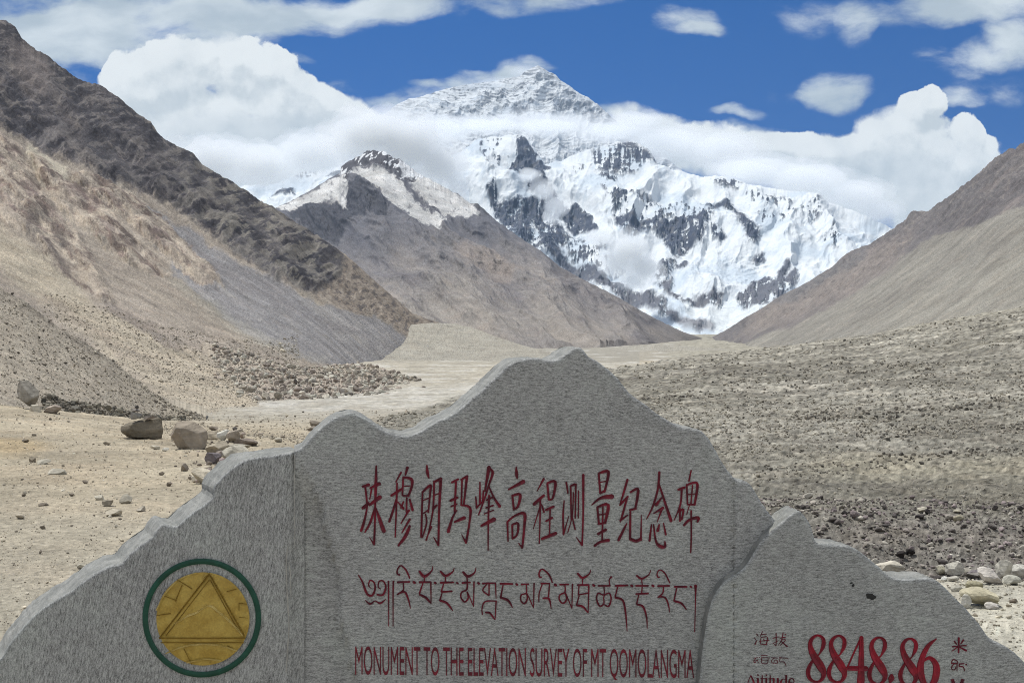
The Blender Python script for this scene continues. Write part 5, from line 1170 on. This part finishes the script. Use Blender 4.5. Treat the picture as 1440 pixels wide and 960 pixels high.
CL = [(296,618,22,12,TAN,'tan stone close behind the right edge of the big tan boulder'),(300,606,14,7,BRN,'dark thin stone above the tan stone behind the big tan boulder'),(313,620,18,16,(.50,.48,.42),'pale blocky stone right of the big tan boulder'),
 (327,622,20,17,(.36,.31,.25),'brown stone just right of the pale blocky stone'),(330,606,7,6,(.12,.11,.10),'tiny dark stone standing on the brown stone right of the pale block'),(339,617,6,6,(.20,.15,.11),'tiny reddish stone set on the rubble right of the brown stone'),
 (345,627,34,11,(.22,.185,.155),'low dark slab of rock next to the left end of the monument edge'),(336,632,30,8,PALE,'flat pale slab lying below the low dark slab of rock'),(305,640,36,20,(.37,.325,.25),'low tan rock at the right foot of the big tan boulder'),
 (330,650,38,24,(.52,.485,.40),'large cream rock beside the monument shoulder'),(299,652,24,16,PUR,'dark purple stone left of the cream rock'),(316,655,18,11,(.36,.28,.27),'pinkish stone below the cream rock'),(325,657,13,8,PALE,'small pale stone hugging the monument edge below the cream rock'),
 (285,681,34,23,(.44,.395,.31),'sandy block alone on the ground left of the monument shoulder'),(268,675,9,6,BRN,'small brown stone at the left corner of the sandy block'),
 (447,600,24,9,(.22,.19,.155),'dark stone lying on the gravel behind the monument shoulder'),(441,606,20,7,(.26,.225,.185),'brown flat stone just in front of the dark stone behind the monument shoulder')]
for i, (x, y, w, h, c, l) in enumerate(CL):
    boulder(x, y, w, h, c, 'rock', l, 'rock', 'rocks piled beside the big tan boulder' if x < 400 else 'rocks behind the monument shoulder', seed=40+i, depth=.8)
SG = [(45,650,10,8,(.30,.26,.2),'lone brownish stone on the sand at the far left, largest of its row'),(60,653,20,7,PALE,'long pale flat stone next to the lone brownish stone at far left'),(150,712,15,9,(.34,.30,.235),'rounded tan stone in the middle of the sand'),
 (139,703,14,7,PALE,'flat pale stone touching the rounded tan stone'),(176,708,18,13,PALE,'pale lump right of the rounded tan stone'),(197,719,13,8,(.43,.39,.32),'small cream pebble right of the pale lump'),(158,726,24,10,(.45,.405,.32),'wide pale slab nearest the monument edge in the middle of the sand'),
 (28,730,13,7,(.38,.335,.26),'flat tan stone low on the sand at the far left'),(60,744,8,5,BRN,'small brown pebble right of the flat tan stone'),(79,667,30,8,PALE,'thin pale slab half sunk in the sand'),(100,697,7,4,BRN,'brown pebble between the pale slabs'),(60,711,16,4,BRN,'flat brown chip on the sand'),(33,698,6,4,BRN,'lone little brown pebble at far left'),
 (115,800,14,8,PALE,'pale stone above the monument left wing'),(35,622,10,5,BRN,'dark pebble on the ochre patch'),(120,680,9,5,BRN,'brown pebble above the flat pale stone'),(150,626,10,5,(.28,.24,.18),'little brown stone left of the dark boulder'),(237,684,8,6,BRN,'brown pebble left of the sandy block'),(227,668,8,5,BRN,'small dark pebble above the brown one near the sandy block'),
 (218,632,14,6,PALE,'small pale stone under the right end of the dark boulder'),(233,634,10,5,WHT,'whitish pebble between the dark boulder and the big tan one')]
for i, (x, y, w, h, c, l) in enumerate(SG):
    boulder(x, y, w, h, c, 'stone', l, 'stone', 'stones strewn over the sand', seed=80+i, depth=.8, embed=.2)
RG = [(1252,807,46,16,(.46,.425,.35),'long pale slab against the top of the right monument stone',.05),(1325,808,15,12,(.38,.36,.28),'olive grey block left of the whitish split rock',0),(1343,809,28,20,WHT,'whitish split rock below the stony bank',.1),(1341,818,18,8,(.36,.34,.29),'grey stone under the whitish split rock',0),
 (1329,817,11,7,(.60,.59,.54),'small white cube of rock near the monument skyline',0),(1372,811,22,8,PUR,'flat purple stone between white rocks',0),(1373,815,30,9,(.27,.25,.225),'thin dark slab in front of the purple stone',0),(1395,822,38,20,(.54,.50,.45),'slanting pale slab with a grey right end',-.35),
 (1414,813,24,26,WHT,'tall white rock standing right of the slanting slab',0),(1438,815,30,22,(.50,.485,.43),'white rock cut by the right border of the view',0),(1425,822,26,13,(.42,.41,.35),'grey white stone in front of the tall white rock',0),(1372,830,25,13,OLV,'oval olive stone above the long sandy slab',0),
 (1345,832,16,10,(.38,.36,.30),'grey stone left of the oval olive stone',0),(1380,853,56,24,(.46,.42,.30),'long sandy slab lying aslant beside the monument',-.12),(1359,855,16,19,(.52,.50,.44),'upright white stone leaning on the long sandy slab',0),(1395,857,20,10,(.47,.44,.40),'mauve white stone under the right end of the long sandy slab',0),
 (1348,733,16,9,(.33,.30,.22),'rounded stone perched on the rim of the stony bank',0),(1347,722,12,4,(.38,.35,.27),'flat stone behind the rounded one on the rim of the bank',0),(1298,722,15,8,PALE,'pale angular stone on the rim of the bank, left of the rounded one',0),
 (1425,848,12,7,BRN,'dark stone by the right border below the white rocks',0),(1420,870,9,5,PALE,'small pale pebble low at the right border',0),(1405,868,10,5,(.4,.37,.3),'grey pebble right of the monument slope',0)]
for i, (x, y, w, h, c, l, tl) in enumerate(RG):
    boulder(x, y, w, h, c, 'rock', l, 'rock', 'rocks on the ground right of the monument', seed=120+i, tilt=tl, depth=.75, cut=(.6,.9), embed=.08, D=None)

# ---- gravel nobody could count: thousands of small stones, each bed one object
VAR = {}
for sub in (1, 2):
    rr = np.random.default_rng(5); VAR[sub] = [rock_shape(sub, rr, planes=8, cut=(.4, .8), rough=0) for _ in range(7)]
def scatter(name, P, size, tint, seed, sub=1, squash=(.45, .8), sink=.25):
    """P (n,3) foot points, size (n,) metres across"""
    rng = np.random.default_rng(seed); n = len(P)
    which = rng.integers(0, 7, n); yaw = rng.random(n)*2*PI
    asp = rng.uniform(.6, 1.0, n); sq = rng.uniform(*squash, n); tl = rng.normal(0, .25, n)
    Vs = []; Fs = []; Cs = []; off = 0
    for k in range(7):
        i = np.where(which == k)[0]
        if not len(i): continue
        v, f = VAR[sub][k]
        s = size[i]/2
        x = v[None, :, 0]*s[:, None]; y = v[None, :, 1]*(s*asp[i])[:, None]; z = v[None, :, 2]*(s*sq[i])[:, None]
        ct, st = np.cos(tl[i])[:, None], np.sin(tl[i])[:, None]; x, z = x*ct-z*st, x*st+z*ct
        c, sn = np.cos(yaw[i])[:, None], np.sin(yaw[i])[:, None]
        X = x*c-y*sn+P[i, 0:1]; Y = x*sn+y*c+P[i, 1:2]; Z = z+P[i, 2:3]+(s*sq[i]*(1-2*sink))[:, None]
        Vs.append(np.stack([X, Y, Z], -1).reshape(-1, 3)); m = v.shape[0]
        Fs.append((f[None]+(np.arange(len(i))*m)[:, None, None]+off).reshape(-1, 3)); off += len(i)*m
        Cs.append(np.repeat(tint[i], m, 0))
    o = mesh_np(name, np.concatenate(Vs), np.concatenate(Fs), M_STONE, np.concatenate(Cs), smooth=False)
    o['kind'] = 'stuff'; return o
def tints(rng, n, pal, var=.22):
    pal = np.array(pal, np.float32); c = pal[rng.integers(0, len(pal), n)]*(1+rng.normal(0, var, n))[:, None]
    return np.clip(c, .03, .7).astype(np.float32)
def ground_pts(rng, n, x0, x1, D0_, D1_, keep=None, power=1.0):
    px = rng.uniform(x0, x1, n); u = rng.random(n)
    D = 1/(1/D0_+(1/D1_-1/D0_)*u**power)          # even over the ground as seen at a slant
    if keep is not None:
        k = keep(px, D, rng); px = px[k]; D = D[k]
    return px, D, np.stack([(px-CX)/F*D, D, ground_z(px, D)], -1)
rng = np.random.default_rng(21)
# sand on the left
px, D, P = ground_pts(rng, 46000, -250, 760, 7.0, 48, lambda x, d, r: r.random(len(x)) < .6+.4*sstep(fbm((x-CX)/F*d*.6, d*.6, 4, seed=77), -.05, .35))
sz = np.exp(rng.normal(0, .6, len(px)))*1.35*D/F; sz = np.minimum(sz, .13)
scatter('pebbles', P, sz, tints(rng, len(px), [(.40,.35,.265),(.46,.41,.325),(.30,.26,.20),(.21,.18,.145),(.50,.46,.375)]), 1)
# broken stone spread round the big tan boulder and the monument's shoulder
px, D, P = ground_pts(rng, 520, 240, 440, 17, 34, lambda x, d, r: np.abs(x-335+(34-d)*3) < r.exponential(38, len(x)))
sz = np.minimum(np.exp(rng.normal(0, .6, len(px)))*4.2*D/F, .3)
scatter('rubble', P, sz, tints(rng, len(px), [(.38,.335,.26),(.46,.42,.34),(.27,.23,.185),(.20,.17,.145),(.34,.28,.25)]), 50, sub=2, squash=(.5, .9))
# pale stony ground on the right of the monument
px, D, P = ground_pts(rng, 4200, 1100, 1600, 7.0, 12)
sz = np.exp(rng.normal(0, .55, len(px)))*2.6*D/F; sz = np.minimum(sz, .06)
scatter('pebbles', P, sz, tints(rng, len(px), [(.48,.45,.36),(.55,.52,.44),(.38,.34,.27),(.26,.23,.18),(.50,.46,.36)]), 2, sub=2)
# the cobble bank beyond the wash
px, D, P = ground_pts(rng, 11000, 850, 1650, 31, 41)
sz = np.exp(rng.normal(0, .6, len(px)))*3.3*D/F; sz = np.minimum(sz, .34)
scatter('cobbles', P, sz, tints(rng, len(px), [(.27,.245,.21),(.21,.185,.165),(.13,.115,.105),(.085,.075,.07),(.36,.335,.285),(.24,.20,.195)]), 3, sub=2)
# the wide stony plain
def keep_plain(x, d, r):
    pm = plain_mask(x, d); X = (x-CX)/F*d
    c = fbm(X*.05, d*.03, 5, .6, seed=61)+.8*(ridged(X*.05+.3*fbm(X*.1, d*.05, 2, seed=8), d*.028, 4, seed=21)-.45)
    smooth = sstep(d, 44, 48)*(1-sstep(d, 54, 62))*sstep(x, 1150, 1250)
    return (pm > .6) & (r.random(len(x)) < .22+.78*sstep(c, -.05, .35)) & (r.random(len(x)) > smooth*.9)
px, D, P = ground_pts(rng, 86000, 480, 1850, 40, 420, keep_plain)
sz = np.exp(rng.normal(0, .68, len(px)))*2.1*D/F; sz = np.clip(np.minimum(sz, 5.5*D/F), .04, .9)
scatter('cobbles', P, sz, tints(rng, len(px), [(.27,.245,.19),(.33,.30,.24),(.21,.185,.15),(.13,.118,.10),(.38,.35,.285)]), 4)
# rows of bigger blocks along the moraine ridges
for k, (row, n, m) in enumerate(((((1120,592),(1300,580),(1440,566),(1560,560)), 420, 4.6),(((1090,535),(1180,524),(1260,516),(1330,512)), 200, 3.6),(((900,563),(980,558),(1060,549)), 150, 3.6),(((1060,668),(1200,660),(1330,640),(1500,636)), 330, 4.6),(((1200,615),(1340,606),(1500,600)), 220, 4.2),(((1180,486),(1300,462),(1440,440),(1560,424)), 260, 2.8))):
    rw = arr(row); x = rng.uniform(rw[0, 0], rw[-1, 0], n); yy = np.interp(x, rw[:, 0], rw[:, 1])+rng.normal(0, 4.5, n)+6*fbm(x/60, x*0, 3, seed=k)
    Dg = np.exp(np.linspace(math.log(38), math.log(700), 500)); DD = np.empty(n)
    for i in range(n):
        yg = CY-ground_base(np.full(500, x[i]), Dg)/Dg*F; DD[i] = Dg[np.argmax(yg <= yy[i])] if (yg <= yy[i]).any() else 200
    P = np.stack([(x-CX)/F*DD, DD, ground_z(x, DD)], -1)
    sz = np.minimum(np.exp(rng.normal(0, .45, n)), 1.9)*m*DD/F
    scatter('cobbles', P, sz, tints(rng, n, [(.25,.225,.18),(.31,.285,.235),(.20,.18,.15),(.14,.128,.11)]), 30+k, sub=2, squash=(.55, .95))
# mid-ground between the boulders and the track
px, D, P = ground_pts(rng, 5000, 230, 620, 28, 150)
sz = np.exp(rng.normal(0, .5, len(px)))*2.0*D/F; sz = np.minimum(sz, .5)
scatter('pebbles', P, sz, tints(rng, len(px), [(.40,.36,.28),(.47,.43,.35),(.28,.24,.19),(.19,.165,.135)]), 5)
def sheet_pts(rng, name, n, x0, x1, t0, t1, power=1.0):
    V, xs, nt = SHEETS[name]
    i = rng.integers(1+int(t0*(nt-1)), 1+int(t1*(nt-1)), n); j = np.searchsorted(xs, rng.uniform(x0, x1, n)).clip(0, len(xs)-1)
    return V[i, j]
# rubble on the heap
P = sheet_pts(rng, 'rubble_mound', 8000, 300, 630, .02, 1)
sz = np.exp(rng.normal(0, .85, len(P)))*1.9*P[:, 1]/F; sz = np.minimum(sz, 2.0)
up = rng.random(len(P)) < .3
tt = tints(rng, len(P), [(.37,.335,.275),(.44,.41,.345),(.29,.25,.215),(.22,.20,.175),(.34,.295,.25),(.48,.46,.39)])
scatter('rubble', P, sz, tt, 6, sub=2, squash=(.6, 1.0))
# stones on the near spur, and dark blocks at its foot
P = sheet_pts(rng, 'scree_slope', 12000, -480, 285, .02, 1)
sz = np.exp(rng.normal(0, .55, len(P)))*2.0*P[:, 1]/F; sz = np.minimum(sz, .34)
scatter('scree_stones', P, sz, tints(rng, len(P), [(.29,.26,.21),(.38,.34,.275),(.20,.178,.15),(.13,.115,.097),(.43,.40,.33)]), 7)
P = sheet_pts(rng, 'scree_slope', 700, 60, 260, .0, .14)
sz = np.exp(rng.normal(0, .5, len(P)))*5.0*P[:, 1]/F; sz = np.minimum(sz, .5)
scatter('scree_stones', P, sz, tints(rng, len(P), [(.10,.095,.08),(.15,.135,.11),(.24,.22,.175)]), 8, sub=2, squash=(.6, 1))
# talus on the big left slope
P = sheet_pts(rng, 'rocky_mountain', 9000, 60, 420, .0, .32)
sz = np.exp(rng.normal(0, .5, len(P)))*1.9*P[:, 1]/F
scatter('scree_stones', P, sz, tints(rng, len(P), [(.40,.36,.285),(.46,.42,.34),(.30,.265,.215),(.22,.195,.165)]), 9)
